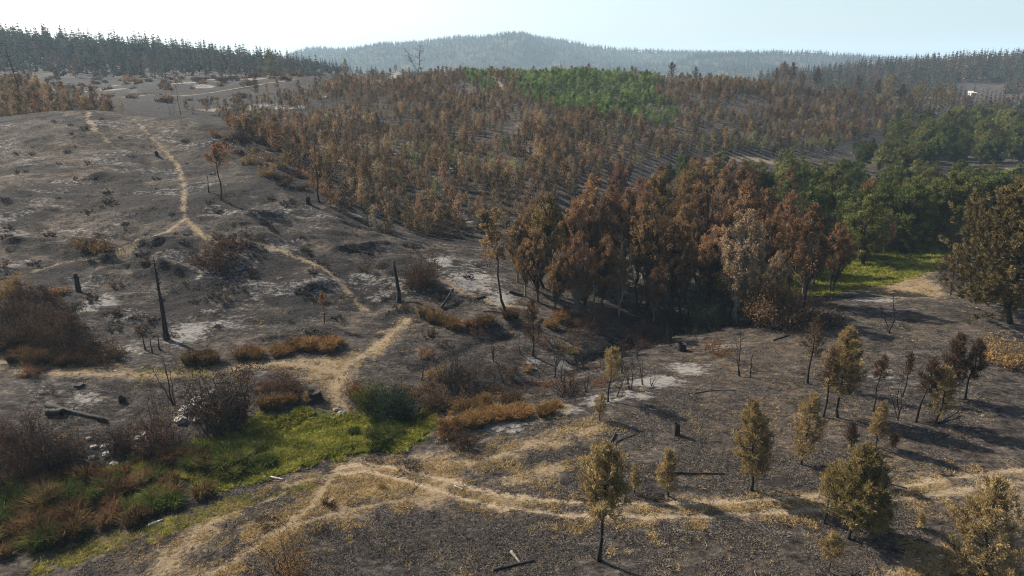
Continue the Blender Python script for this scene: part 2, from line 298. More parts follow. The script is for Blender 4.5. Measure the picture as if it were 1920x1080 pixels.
class Acc:
    def __init__(s): s.v = []; s.q = []; s.t = []; s.m = []; s.s = []; s.n = 0
    def quads(s, v, mat=0, tint=None):          # v: (N,4,3)
        N = len(v)
        if N == 0: return
        s.v.append(v.reshape(-1, 3)); s.q.append(np.arange(N * 4).reshape(N, 4) + s.n); s.n += N * 4
        tint = np.full(N, .5) if tint is None else tint
        s.t.append(np.repeat(tint, 4)); s.m.append(np.full(N, mat)); s.s.append(np.zeros(N, bool))
    def tube(s, pts, rad, sides=5, mat=0, tint=.5, rough=0, r=None):
        pts = np.asarray(pts, float); n = len(pts); rad = np.broadcast_to(rad, n)
        d = np.gradient(pts, axis=0); d /= np.linalg.norm(d, axis=1, keepdims=True) + 1e-9
        ref = np.where(np.abs(d[:, 2:3]) < .9, np.array([[0, 0, 1.]]), np.array([[1., 0, 0]]))
        a = np.cross(d, ref); a /= np.linalg.norm(a, axis=1, keepdims=True) + 1e-9; b = np.cross(d, a)
        th = np.linspace(0, 2 * np.pi, sides, endpoint=False)
        rr = rad[:, None] * np.ones((n, sides))
        if rough and r is not None: rr = rr * (1 + rough * (r.random((n, sides)) - .5))
        v = pts[:, None] + (a[:, None] * np.cos(th)[None, :, None] + b[:, None] * np.sin(th)[None, :, None]) * rr[..., None]
        idx = np.arange(n * sides).reshape(n, sides); nx = np.roll(idx, -1, 1)
        q = np.stack([idx[:-1], nx[:-1], nx[1:], idx[1:]], -1).reshape(-1, 4)
        s.v.append(v.reshape(-1, 3)); s.q.append(q + s.n); s.n += n * sides
        s.t.append(np.full(n * sides, tint)); s.m.append(np.full(len(q), mat)); s.s.append(np.full(len(q), sides > 4))
        if rad[-1] > .03 and sides % 2 == 0:    # a cap for cut or broken ends
            for k in range(1, sides // 2):
                e = idx[-1]; s.q.append(np.array([[e[k - 1], e[k], e[sides - 1 - k], e[(sides - k) % sides]]]) + s.n - n * sides)
                s.m.append(np.array([mat])); s.s.append(np.zeros(1, bool))
    def build(s, name, mats):
        return mesh_from(name, np.concatenate(s.v), np.concatenate(s.q), mats, np.concatenate(s.m), {'tint': np.concatenate(s.t)}, np.concatenate(s.s))

def unit(v): return v / (np.linalg.norm(v, axis=-1, keepdims=True) + 1e-9)
def rdir(r, n):
    return unit(r.normal(size=(n, 3)))
def leaves(acc, c, axis_, L, W, r, mat=0, tint=None):
    """rhombic leaves or needle sprays at c, long side along axis_"""
    n = len(c); a = unit(axis_); b = unit(np.cross(a, rdir(r, n)))
    L = np.broadcast_to(L, n)[:, None] * (.7 + .6 * r.random((n, 1))); W = np.broadcast_to(W, n)[:, None] * (.7 + .6 * r.random((n, 1)))
    fold = np.cross(a, b) * W * .3
    v = np.stack([c - a * L * .5, c - a * L * .05 + b * W * .5 + fold, c + a * L * .5, c - a * L * .05 - b * W * .5 + fold], 1)
    acc.quads(v, mat, r.random(n) if tint is None else np.clip(tint + .25 * (r.random(n) - .5), 0, 1))
def bend(p0, p1, r, n=5, sag=.0, wob=.06):
    t = np.linspace(0, 1, n)[:, None]; p0 = np.asarray(p0, float); p1 = np.asarray(p1, float)
    L = np.linalg.norm(p1 - p0); w = np.cumsum(r.normal(size=(n, 3)), 0) * wob * L / n ** .5; w -= w[0]
    w = w - t * w[-1]
    p = p0 + (p1 - p0) * t + w; p[:, 2] += (sag * L * 4 * t * (1 - t))[:, 0]
    return p

# ------------------------------------------------------------------ materials
ALB = .58                              # real albedo of the sampled colours
def newmat(name):
    m = bpy.data.materials.new(name); m.use_nodes = True; nt = m.node_tree
    for n in list(nt.nodes): nt.nodes.remove(n)
    out = nt.nodes.new("ShaderNodeOutputMaterial")
    return m, nt, out
def ramp(nt, cols, fac, k=None):
    cols = [(p, tuple((k or ALB) * v for v in c)) for p, c in cols]
    n = nt.nodes.new("ShaderNodeValToRGB"); e = n.color_ramp.elements
    for i, (p, c) in enumerate(cols):
        x = e[i] if i < 2 else e.new(p)
        x.position = p; x.color = (*c, 1)
    nt.links.new(fac, n.inputs[0]); return n.outputs[0]
def mth(nt, op, a, b=None, clamp=False, c=None):
    n = nt.nodes.new("ShaderNodeMath"); n.operation = op; n.use_clamp = clamp
    for i, v in enumerate((a, b, c)):
        if v is None: continue
        if hasattr(v, 'links'): nt.links.new(v, n.inputs[i])
        else: n.inputs[i].default_value = v
    return n.outputs[0]
def mixc(nt, fac, a, b):
    n = nt.nodes.new("ShaderNodeMix"); n.data_type = 'RGBA'
    for i, v in ((0, fac), (6, a), (7, b)):
        if hasattr(v, 'links'): nt.links.new(v, n.inputs[i])
        else: n.inputs[i].default_value = v if i == 0 else (*[ALB * q for q in v], 1)
    return n.outputs[2]
def foliage(name, cols, var=.35, transl=.3, hue=0.008, k=.95, patch=0, vv=.3):
    m, nt, out = newmat(name)
    at = nt.nodes.new("ShaderNodeAttribute"); at.attribute_name = "tint"
    oi = nt.nodes.new("ShaderNodeObjectInfo")
    f = mth(nt, 'ADD', at.outputs['Fac'], mth(nt, 'MULTIPLY', mth(nt, 'SUBTRACT', oi.outputs['Random'], .5), var), True)
    if patch:                               # slow drift of colour over the ground
        g = nt.nodes.new("ShaderNodeNewGeometry"); nz = nt.nodes.new("ShaderNodeTexNoise"); nz.inputs['Scale'].default_value = .55; nz.inputs['Detail'].default_value = 4; nt.links.new(g.outputs['Position'], nz.inputs[0])
        f = mth(nt, 'ADD', f, mth(nt, 'MULTIPLY', mth(nt, 'SUBTRACT', nz.outputs[0], .5), patch), True)
    n_ = len(cols); c = ramp(nt, [(i / (n_ - 1), x) for i, x in enumerate(cols)], f, k)
    hs = nt.nodes.new("ShaderNodeHueSaturation"); nt.links.new(c, hs.inputs['Color'])
    r2 = mth(nt, 'FRACT', mth(nt, 'MULTIPLY', oi.outputs['Random'], 7.31))
    nt.links.new(mth(nt, 'MULTIPLY_ADD', r2, hue * 2, c=.5 - hue), hs.inputs['Hue'])
    nt.links.new(mth(nt, 'MULTIPLY_ADD', mth(nt, 'FRACT', mth(nt, 'MULTIPLY', oi.outputs['Random'], 13.7)), vv, c=1 - vv / 2), hs.inputs['Value'])
    d = nt.nodes.new("ShaderNodeBsdfDiffuse"); t = nt.nodes.new("ShaderNodeBsdfTranslucent"); mx = nt.nodes.new("ShaderNodeMixShader")
    nt.links.new(hs.outputs[0], d.inputs[0]); nt.links.new(hs.outputs[0], t.inputs[0]); mx.inputs[0].default_value = transl
    nt.links.new(d.outputs[0], mx.inputs[1]); nt.links.new(t.outputs[0], mx.inputs[2]); nt.links.new(mx.outputs[0], out.inputs[0])
    return m
def bark(name, c0, c1, sc=3.0, bump=.5):
    m, nt, out = newmat(name); p = nt.nodes.new("ShaderNodeBsdfPrincipled"); p.inputs['Roughness'].default_value = .85
    p.inputs['Specular IOR Level'].default_value = .25
    g = nt.nodes.new("ShaderNodeNewGeometry"); mp = nt.nodes.new("ShaderNodeMapping"); mp.inputs['Scale'].default_value = (1, 1, .3)
    nt.links.new(g.outputs['Position'], mp.inputs[0])
    n = nt.nodes.new("ShaderNodeTexNoise"); n.inputs['Scale'].default_value = sc; n.inputs['Detail'].default_value = 5; nt.links.new(mp.outputs[0], n.inputs[0])
    nt.links.new(ramp(nt, [(.35, c0), (.68, c1)], n.outputs[0]), p.inputs[0])
    b = nt.nodes.new("ShaderNodeBump"); b.inputs['Strength'].default_value = bump; b.inputs['Distance'].default_value = .04
    nt.links.new(n.outputs[0], b.inputs['Height']); nt.links.new(b.outputs[0], p.inputs['Normal']); nt.links.new(p.outputs[0], out.inputs[0])
    return m

M_CHAR = bark("charred_bark", (.008, .007, .007), (.035, .031, .029))
M_BARK = bark("scorched_bark", (.025, .02, .017), (.10, .08, .065))
M_PALE = bark("pale_bark", (.10, .085, .07), (.30, .26, .21))
M_DEAD = bark("bleached_wood", (.25, .22, .18), (.52, .48, .41))
M_ROCK = bark("pale_rock", (.22, .20, .17), (.5, .46, .40), 2.0)
M_PINE = foliage("scorched_pine_needles", [(.085, .062, .028), (.235, .172, .078), (.48, .365, .175)], .15, .3, .004, vv=.12)
M_PINEB = foliage("brown_olive_pine_needles", [(.05, .04, .02), (.13, .098, .047), (.27, .20, .10)], .3, .25)
M_PINEG = foliage("half_green_pine_needles", [(.06, .052, .022), (.15, .122, .05), (.32, .245, .11)], .15, .3, .004, vv=.12)
M_PINED = foliage("charred_pine_needles", [(.025, .018, .013), (.07, .045, .028), (.15, .095, .05)], .3, .2)
M_ALD = foliage("scorched_broad_leaves", [(.062, .041, .021), (.185, .115, .056), (.32, .205, .105)], .5, .3, .02)
M_ALDR = foliage("rust_red_leaves", [(.062, .036, .021), (.185, .103, .055), (.31, .178, .098)], .4, .3, .012)
M_ALDP = foliage("pale_brown_leaves", [(.09, .066, .042), (.22, .155, .095), (.36, .265, .165)], .4, .3, .012)
M_GRN = foliage("green_broad_leaves", [(.022, .033, .012), (.065, .085, .026), (.145, .16, .05)], .5, .3, vv=.6)
M_GRNO = foliage("olive_broad_leaves", [(.034, .037, .013), (.105, .108, .032), (.21, .20, .065)], .5, .3, .012, vv=.6)
M_GRND = foliage("dark_green_needles", [(.01, .02, .012), (.028, .048, .024), (.06, .085, .035)], .5, .25)
M_SAPB = foliage("scorched_sapling_leaves", [(.055, .037, .021), (.15, .099, .054), (.31, .212, .12)], .7, .35, .018, vv=.6)
M_SAPC = foliage("grey_brown_sapling_leaves", [(.05, .039, .027), (.13, .10, .066), (.26, .205, .135)], .7, .35, .012, vv=.6)
M_SAPG = foliage("green_sapling_leaves", [(.036, .06, .02), (.10, .15, .048), (.23, .285, .10)], .7, .35, .02, vv=.6)
M_SAPO = foliage("grey_green_sapling_leaves", [(.07, .075, .035), (.16, .16, .075), (.28, .26, .13)], .6, .35, .02)
M_FAR = foliage("far_conifer_needles", [(.034, .046, .032), (.07, .08, .055), (.13, .13, .085)], .9, .2, .03, vv=.6)
M_FARB = foliage("far_scorched_needles", [(.055, .042, .032), (.12, .088, .062), (.20, .15, .105)], .8, .2, .02)
M_BUSH = foliage("scorched_bush_twigs", [(.028, .019, .014), (.07, .043, .028), (.135, .078, .044)], .5, .2, .015)
M_BUSHO = foliage("orange_dry_bush", [(.08, .047, .02), (.19, .11, .045), (.33, .205, .09)], .5, .3, .015)
M_REED = foliage("scorched_reed_blades", [(.03, .02, .011), (.085, .053, .025), (.20, .13, .062)], .5, .3, .012, 1.0, 1.2)
M_REEDG = foliage("green_reed_blades", [(.02, .033, .009), (.05, .07, .017), (.14, .14, .042)], .5, .3, .012, 1.0, 1.0)
M_GRASS = foliage("meadow_grass_blades", [(.05, .062, .012), (.155, .165, .028), (.33, .30, .075)], .5, .35, .012, 1.0, 1.6)
M_STRAW = foliage("dry_grass_blades", [(.14, .09, .04), (.30, .215, .10), (.48, .37, .19)], .5, .3, .015)
M_STUB = foliage("burnt_stubble", [(.028, .025, .024), (.08, .071, .064), (.19, .165, .135)], .6, .1, .01)

def ground_material():
    m, nt, out = newmat("burnt_ground"); L = nt.links
    p = nt.nodes.new("ShaderNodeBsdfPrincipled"); p.inputs['Roughness'].default_value = .95; p.inputs['Specular IOR Level'].default_value = .1
    geo = nt.nodes.new("ShaderNodeNewGeometry"); pos = geo.outputs['Position']
    def nz(scale, detail=6, rough=.6, stretch=(1, 1, 1), rot=0, dist=0):
        mp = nt.nodes.new("ShaderNodeMapping"); mp.inputs['Scale'].default_value = stretch; mp.inputs['Rotation'].default_value = (0, 0, rot); L.new(pos, mp.inputs[0])
        n = nt.nodes.new("ShaderNodeTexNoise"); n.inputs['Scale'].default_value = scale; n.inputs['Detail'].default_value = detail; n.inputs['Roughness'].default_value = rough
        n.inputs['Distortion'].default_value = dist; L.new(mp.outputs[0], n.inputs[0]); return n.outputs[0]
    def at(n):
        a = nt.nodes.new("ShaderNodeAttribute"); a.attribute_name = n; return a.outputs['Fac']
    def step(v, a, b):
        n = nt.nodes.new("ShaderNodeMapRange"); n.interpolation_type = 'SMOOTHSTEP'; n.inputs[1].default_value = a; n.inputs[2].default_value = b; L.new(v, n.inputs[0]); return n.outputs[0]
    big = nz(.09, 5); midn = nz(.5, 7, .65); fine = nz(4.0, 6, .7); streak = nz(.55, 6, .65, (.45, 1.5, 1), .25, .6); fleck = nz(9.0, 3, .6)
    grit = nz(1.7, 8, .75, (.8, 1.2, 1), .2)
    c = ramp(nt, [(.415, (.016, .0145, .0145)), (.485, (.064, .057, .053)), (.545, (.135, .118, .104)), (.61, (.30, .258, .215))], mth(nt, 'ADD', mth(nt, 'MULTIPLY', grit, .5), mth(nt, 'ADD', mth(nt, 'MULTIPLY', streak, .3), mth(nt, 'MULTIPLY', midn, .2))))
    c = mixc(nt, mth(nt, 'MULTIPLY', mth(nt, 'MULTIPLY', step(big, .42, .68), step(grit, .44, .6)), .5), c, (.17, .13, .095))
    c = mixc(nt, mth(nt, 'MULTIPLY', mth(nt, 'MULTIPLY', step(nz(.22, 4, .55, (.6, 1.3, 1), .3, .8), .52, .66), step(grit, .35, .6)), .75), c, (.022, .020, .021))
    c = mixc(nt, mth(nt, 'MULTIPLY', mth(nt, 'MULTIPLY', step(nz(.3, 4, .6, (.5, 1.6, 1), -.2, .8), .57, .70), step(grit, .42, .58)), .5), c, (.30, .285, .27))
    # remaining straw and singed grass, warm patches
    wf = mth(nt, 'MULTIPLY', at('warm'), step(mth(nt, 'ADD', midn, mth(nt, 'MULTIPLY', mth(nt, 'SUBTRACT', fine, .5), .8)), .36, .72))
    c = mixc(nt, mth(nt, 'MULTIPLY', wf, .8), c, (.24, .175, .115))
    fl = mth(nt, 'MULTIPLY', step(fleck, .58, .70), step(midn, .42, .65))
    c = mixc(nt, mth(nt, 'MULTIPLY', fl, .5), c, (.27, .225, .165))
    # soot-black patches with painted-in shade, and ash-white patches
    cf = step(mth(nt, 'ADD', at('char_shade'), mth(nt, 'MULTIPLY', mth(nt, 'SUBTRACT', midn, .5), 1.4)), .3, .68)
    c = mixc(nt, mth(nt, 'MULTIPLY', cf, .9), c, (.027, .025, .026))
    af = step(mth(nt, 'ADD', at('ash'), mth(nt, 'ADD', mth(nt, 'MULTIPLY', mth(nt, 'SUBTRACT', streak, .5), 1.1), mth(nt, 'MULTIPLY', mth(nt, 'SUBTRACT', grit, .5), 2.2))), .42, .85)
    c = mixc(nt, mth(nt, 'MULTIPLY', af, .9), c, mixc(nt, fine, (.30, .285, .27), (.52, .50, .475)))
    # dry grass verges, moss, meadow
    df = step(mth(nt, 'ADD', at('dry'), mth(nt, 'ADD', mth(nt, 'MULTIPLY', mth(nt, 'SUBTRACT', midn, .52), 6.0), mth(nt, 'MULTIPLY', mth(nt, 'SUBTRACT', fine, .5), 3.0))), -.5, 1.3)
    c = mixc(nt, mth(nt, 'MULTIPLY', df, .9), c, mixc(nt, fine, (.23, .168, .096), (.56, .43, .265)))
    mf = step(mth(nt, 'ADD', at('moss'), mth(nt, 'ADD', mth(nt, 'MULTIPLY', mth(nt, 'SUBTRACT', midn, .55), 6.0), mth(nt, 'MULTIPLY', mth(nt, 'SUBTRACT', fine, .5), 2.0))), -.4, .8)
    c = mixc(nt, mth(nt, 'MULTIPLY', mf, .75), c, mixc(nt, midn, (.12, .12, .03), (.25, .20, .07)))
    gf = step(mth(nt, 'ADD', at('green'), mth(nt, 'MULTIPLY', mth(nt, 'SUBTRACT', midn, .5), 3.5)), -.5, .6)
    c = mixc(nt, gf, c, mixc(nt, midn, (.045, .075, .012), (.13, .16, .028)))
    # trodden earth
    ff = step(mth(nt, 'ADD', at('foot'), mth(nt, 'ADD', mth(nt, 'MULTIPLY', mth(nt, 'SUBTRACT', fine, .5), 1.0), mth(nt, 'MULTIPLY', mth(nt, 'SUBTRACT', midn, .54), 2.2))), -.3, .3)
    c = mixc(nt, mth(nt, 'MULTIPLY', ff, .7), c, mixc(nt, fine, (.30, .23, .145), (.52, .41, .27)))
    rf = step(mth(nt, 'ADD', at('rut'), mth(nt, 'MULTIPLY', mth(nt, 'SUBTRACT', midn, .52), 1.3)), -.16, .16)
    c = mixc(nt, mth(nt, 'MULTIPLY', rf, .9), c, mixc(nt, fine, (.40, .31, .20), (.66, .525, .36)))
    L.new(c, p.inputs[0])
    b = nt.nodes.new("ShaderNodeBump"); b.inputs['Strength'].default_value = 1.0; b.inputs['Distance'].default_value = .45
    L.new(mth(nt, 'ADD', mth(nt, 'MULTIPLY', fine, .6), mth(nt, 'ADD', mth(nt, 'MULTIPLY', fleck, .25), mth(nt, 'MULTIPLY', grit, 1.6))), b.inputs['Height']); L.new(b.outputs[0], p.inputs['Normal'])
    L.new(p.outputs[0], out.inputs[0]); return m
M_GROUND = ground_material()

# ------------------------------------------------------------------ ground sheet
ny, nx = GX.shape
_i = np.arange(ny * nx).reshape(ny, nx)
_q = np.stack([_i[:-1, :-1], _i[:-1, 1:], _i[1:, 1:], _i[1:, :-1]], -1).reshape(-1, 4)
gm = mesh_from("ground", np.stack([GX, GY, GZ], -1).reshape(-1, 3), _q, [M_GROUND], None,
               {'green': green_sd, 'moss': moss_sd, 'dry': dry_sd, 'ash': ash, 'char_shade': char_shade, 'warm': warm, 'foot': foot_sd, 'rut': rut}, True)
obj("ground", gm, kind='structure')

# ------------------------------------------------------------------ plant generators (each returns meshes of a plant about its own base)
def gen_pine(h, R, cb, seed, fol, trunk_m, dens=1.0, lean=(0, 0), shape=.5, needle=.34, bare=6, r0=None, clump=12, nbr=None, wid=.17, jit=.04):
    """a pine: bent trunk, whorled limbs that turn up, needle tufts; R crown radius, cb clear-stem share"""
    r = np.random.default_rng(seed); tr = Acc(); cr = Acc()
    n = 9; t = np.linspace(0, 1, n)
    w = np.cumsum(r.normal(size=(n, 2)), 0) * .012 * h; w -= w[0]
    stem = np.stack([lean[0] * h * t ** 1.4 + w[:, 0], lean[1] * h * t ** 1.4 + w[:, 1], -0.25 + (h * .97 + .25) * t], -1)
    rad = (r0 or .0135 * h + .03) * (1 - .88 * t) * np.where(t == 0, 1.35, 1)
    tr.tube(stem, rad, 7, 0, .5, .15, r)
    at = lambda s: np.array([np.interp(s, t, stem[:, k]) for k in range(3)])
    for i in range(bare):
        s = .12 + (cb + .1) * r.random(); a = r.random() * 6.283; L = (.1 + .13 * r.random()) * h * .8
        p0 = at(s); d = np.array([math.cos(a), math.sin(a), .25 + .4 * r.random()])
        tr.tube(bend(p0, p0 + d * L, r, 4, -.05), np.array([.022, .015, .01, .005]) * (h / 8) ** .5, 3, 0)
    nb = nbr or int(62 * dens)
    for i in range(nb):
        u = (i + r.random()) / nb; s = cb + (1 - cb) * u
        prof = (math.sin(math.pi * min(1, (u * .86 + .14)) ** (.55 + shape))) ** .75
        prof = max(prof, .14)
        L = R * prof * (.55 + .55 * r.random()); a = i * 2.39996 + r.normal() * .35
        el = math.radians(8 + 50 * u + r.normal() * 9)
        d = np.array([math.cos(a) * math.cos(el), math.sin(a) * math.cos(el), math.sin(el)])
        p0 = at(min(s, .985)); br = bend(p0, p0 + d * L, r, 5, -.09, .08)
        tr.tube(br, np.linspace(.03, .008, 5) * (h / 8) ** .5 * (.6 + .6 * L / R), 3, 0)
        k = max(2, int(round(5.5 * L / R * (.8 + .5 * r.random()))))
        ct = r.random()
        for q in range(k):
            f = .38 + .62 * (q + r.random()) / k
            c = np.array([np.interp(f, np.linspace(0, 1, 5), br[:, z]) for z in range(3)]) + r.normal(size=3) * R * jit
            td = unit(d * .45 + np.array([0, 0, .75]) + r.normal(size=3) * .35)
            m = clump
            ofs = (r.random((m, 1)) * .9 + .05) * td * needle * 1.5
            ax = unit(td + r.normal(size=(m, 3)) * .55)
            leaves(cr, c + ofs + ax * needle * .45 + r.normal(size=(m, 3)) * .06, ax, needle, needle * wid, r, 0, np.full(m, .25 + .5 * ct))
    return tr.build("pine_trunk", [trunk_m]), cr.build("pine_crown", [fol])

def gen_broad(h, R, cb, seed, fol, trunk_m, n_cl=46, lpc=110, leaf=.32, stems=1, squash=1.0, clr=.24, flat=.0, lean=(0, 0)):
    """a broadleaf tree: one or more stems, a limb to each leaf clump, leaves on the clump's outside"""
    r = np.random.default_rng(seed); tr = Acc(); cr = Acc(); st = []
    for k in range(stems):
        a = r.random() * 6.283; sp = R * (.12 + .4 * r.random()) if stems > 1 else .08 * R
        b0 = np.array([math.cos(a) * .25 * (stems > 1), math.sin(a) * .25 * (stems > 1), -.3])
        top = np.array([math.cos(a) * sp + lean[0] * h, math.sin(a) * sp + lean[1] * h, h * (.78 + .15 * r.random())])
        p = bend(b0, top, r, 8, .0, .05); st.append(p)
        r0 = (.012 * h + .03) / (1 if stems == 1 else 1.35)
        tr.tube(p, r0 * np.linspace(1.1, .16, 8), 6, 0, .5, .15, r)
    H2 = h * (1 - cb) / 2; zc = h * cb + H2
    for i in range(n_cl):
        while True:
            q = r.uniform(-1, 1, 3); d = np.linalg.norm(q)
            if .35 < d < 1 and q[2] > -.95: break
        wid = 1 - flat * max(0, q[2]) ** 2
        z = zc + q[2] * H2 * .94
        s = st[i % len(st)]; zz = min(max(z / h, 0), .97)
        ax_ = np.array([np.interp(zz * h, s[:, 2], s[:, 0]), np.interp(zz * h, s[:, 2], s[:, 1])])
        c = np.array([q[0] * R * .85 * wid + ax_[0] * .8, q[1] * R * .85 * wid + ax_[1] * .8, z])
        z0 = max(h * cb * .55, z - (.14 + .2 * r.random()) * h); z0 = min(z0, s[-1, 2] * .98)
        p0 = np.array([np.interp(z0, s[:, 2], s[:, 0]), np.interp(z0, s[:, 2], s[:, 1]), z0])
        lb = bend(p0, c, r, 5, .06, .09)
        tr.tube(lb, np.linspace(.0048 * h, .0012 * h, 5), 4, 0)
        rc = R * clr * (.7 + .7 * r.random()); m = int(lpc * (.6 + .8 * r.random()))
        dd = rdir(r, m); pp = c + dd * rc * (r.random((m, 1)) ** .45) * np.array([1, 1, .85 * squash]) * (.6 + .5 * r.random(3))
        for k in range(3):
            e = c + rdir(r, 1)[0] * rc * .8; tr.tube(bend(lb[3], e, r, 3), np.array([.0016, .001, .0006]) * h, 3, 0)
        leaves(cr, pp, dd + r.normal(size=(m, 3)) * .8 + np.array([0, 0, -.3]), leaf, leaf * .62, r, 0, np.full(m, .25 + .5 * r.random()))
    return tr.build("tree_trunk", [trunk_m]), cr.build("tree_crown", [fol])

def gen_sapling(h, R, seed, fol, n=230, leaf=.42, cone=.6, base=.06, tm=None):
    r = np.random.default_rng(seed); a = Acc()
    a.tube(bend([0, 0, -.2], [r.normal() * .04 * h, r.normal() * .04 * h, h * .96], r, 5, 0, .02), np.linspace(.045, .01, 5) * h / 4, 4, 1)
    nb = 26; ta = r.random(nb) * 6.283; tz = np.sort(r.random(nb)) ** .9
    for k in range(nb):
        u = tz[k]; prof = ((1 - u) ** cone) * (.35 + .65 * min(1, u / .22 + .3)) + .05
        rr = R * prof * (.55 + .55 * r.random()); z = h * (base + (1 - base) * u)
        tip = np.array([math.cos(ta[k]) * rr, math.sin(ta[k]) * rr, z + rr * .25])
        m = int(n / nb * (.6 + .8 * r.random())) + 2
        f = r.random((m, 1)) ** .6
        c = np.array([0, 0, z - .06 * h]) + (tip - np.array([0, 0, z - .06 * h])) * f + r.normal(size=(m, 3)) * .075 * h * np.array([.8, .8, 1])
        c[:, 2] = np.maximum(c[:, 2], .05 * h)
        leaves(a, c, np.array([math.cos(ta[k]) * .5, math.sin(ta[k]) * .5, -.6 + 1.0 * (k % 2)]) + r.normal(size=(m, 3)) * .5, leaf * h / 4, leaf * .36 * h / 4, r, 0, np.full(m, .2 + .6 * r.random()))
    return a.build("sapling", [fol, tm or M_BARK])

def gen_conifer(h, R, seed, fol, tm, rows=15, per=9, sparse=0., leafk=1.):
    r = np.random.default_rng(seed); a = Acc()
    a.tube(bend([0, 0, -.5], [0, 0, h], r, 5, 0, .01), np.linspace(.014 * h, .002 * h, 5), 5, 1)
    for k in range(rows):
        u = (k + r.random()) / rows; z = h * (.12 + .87 * u)
        for j in range(per):
            if r.random() < sparse: continue
            th = r.random() * 6.283; rr = R * (1 - u) ** .8 * (.45 + .7 * r.random()) + .006 * h
            d = np.array([math.cos(th), math.sin(th), .15 - .35 * (1 - u)]); m = 4
            f = (.25 + .75 * r.random((m, 1)))
            c = np.array([0, 0, z]) + d * rr * f + r.normal(size=(m, 3)) * .018 * h * (1.05 - u)
            leaves(a, c, d + np.array([0, 0, 1.6 * u * u]) + r.normal(size=(m, 3)) * .4, .1 * h * leafk * (1 - .72 * u), .05 * h * leafk * (1 - .75 * u), r, 0, np.full(m, .2 + .6 * r.random()))
    return a.build("conifer", [fol, tm])

def gen_bare(h, seed, tm, r0=None, nb=9, spread=.35, sub=3, forks=1, lean=(0, 0), zmin=.25, up=.9, top_r=.15, tuft=None, tuft_n=0, leafsz=.25, wob=.05):
    """burnt tree: stem(s) and bare limbs, with a few scorched leaves where the photo shows them"""
    r = np.random.default_rng(seed); a = Acc(); c_ = Acc(); has = False
    for k in range(forks):
        tip = np.array([lean[0] * h + (r.normal() * .22 * h if forks > 1 else 0), lean[1] * h + (r.normal() * .22 * h if forks > 1 else 0), h * (1 if k == 0 else .65 + .3 * r.random())])
        st = bend([r.normal() * .05 * (forks > 1), r.normal() * .05 * (forks > 1), -.25], tip, r, 8, 0, wob)
        rr = (r0 or .012 * h + .02) * (1 if k == 0 else .75)
        a.tube(st, rr * np.linspace(1.15, top_r, 8) * np.array([1.25] + [1] * 7), 8 if top_r > .3 else 6, 0, .5, .25, r)
        for i in range(nb):
            f = zmin + (1 - zmin) * r.random() ** .9; p0 = np.array([np.interp(f, np.linspace(0, 1, 8), st[:, z]) for z in range(3)])
            th = r.random() * 6.283; L = spread * h * (1.15 - f * .8) * (.45 + .8 * r.random())
            p1 = p0 + np.array([math.cos(th), math.sin(th), up * (.4 + r.random())]) * L / 1.3
            b = bend(p0, p1, r, 5, .03, .1); a.tube(b, rr * np.linspace(.42, .07, 5), 4, 0)
            for j in range(sub):
                q = b[2 + r.integers(3)]; e = q + rdir(r, 1)[0] * L * .4 + np.array([0, 0, L * .18]); a.tube(bend(q, e, r, 3), rr * np.array([.16, .1, .04]), 3, 0)
                if tuft is not None:
                    m = tuft_n; has = True
                    leaves(c_, e + r.normal(size=(m, 3)) * L * .14, r.normal(size=(m, 3)) + np.array([0, 0, .4]), leafsz, leafsz * .4, r, 0, np.full(m, .3 + .4 * r.random()))
    return a.build("bare_tree", [tm]), (c_.build("scorched_leaves", [tuft]) if has else None)

def gen_bush(w, h, seed, fol, stem_m, stems=60, leafn=9, leaf=.22, dome=.8):
    """twiggy bush: many stems from a wide root area under an uneven, lobed outline"""
    r = np.random.default_rng(seed); a = Acc(); c_ = Acc(); sz = max(.5, h / 2.5)
    for k in range(stems):
        th = r.random() * 6.283; q = r.random() ** .5
        lobe = -.05 + 1.7 * float(vnoise(np.array(math.cos(th) * 1.6 * q + seed * 3.1), np.array(math.sin(th) * 1.6 * q + 5.0)))
        b0 = np.array([math.cos(th) * w * .36 * q, math.sin(th) * w * .36 * q, -.15])
        lobe = max(.25, lobe); th2 = r.random() * 6.283; hh = h * math.sqrt(max(.06, 1 - (q * dome * 1.1) ** 2)) * lobe * (.6 + .45 * r.random()); ou = hh * (.15 + .5 * r.random())
        e = b0 + np.array([math.cos(th) * w * .12 * q + math.cos(th2) * ou, math.sin(th) * w * .12 * q + math.sin(th2) * ou, hh])
        b = bend(b0, e, r, 5, .05, .12); a.tube(b, np.linspace(.026, .005, 5) * sz, 3, 0)
        for j in range(4):
            p = b[1 + r.integers(4)]; e2 = p + (rdir(r, 1)[0] + np.array([0, 0, .35])) * h * .2
            a.tube(np.array([p, (p + e2) / 2 + r.normal(size=3) * .04, e2]), np.array([.010, .006, .002]) * sz, 3, 0)
            m = leafn
            if m:
                m = max(1, int(m * (.15 + 1.5 * r.random() ** 2))); f = r.random((m, 1)); cc = p + (e2 - p) * f + r.normal(size=(m, 3)) * h * .07
                cc[:, 2] = np.maximum(cc[:, 2], .04)
                leaves(c_, cc, (e2 - p) + r.normal(size=(m, 3)) * h * .25, leaf, leaf * .36, r, 0, np.full(m, .2 + .6 * r.random()))
    return a.build("bush_twigs", [stem_m]), (c_.build("bush_leaves", [fol]) if c_.n else None)

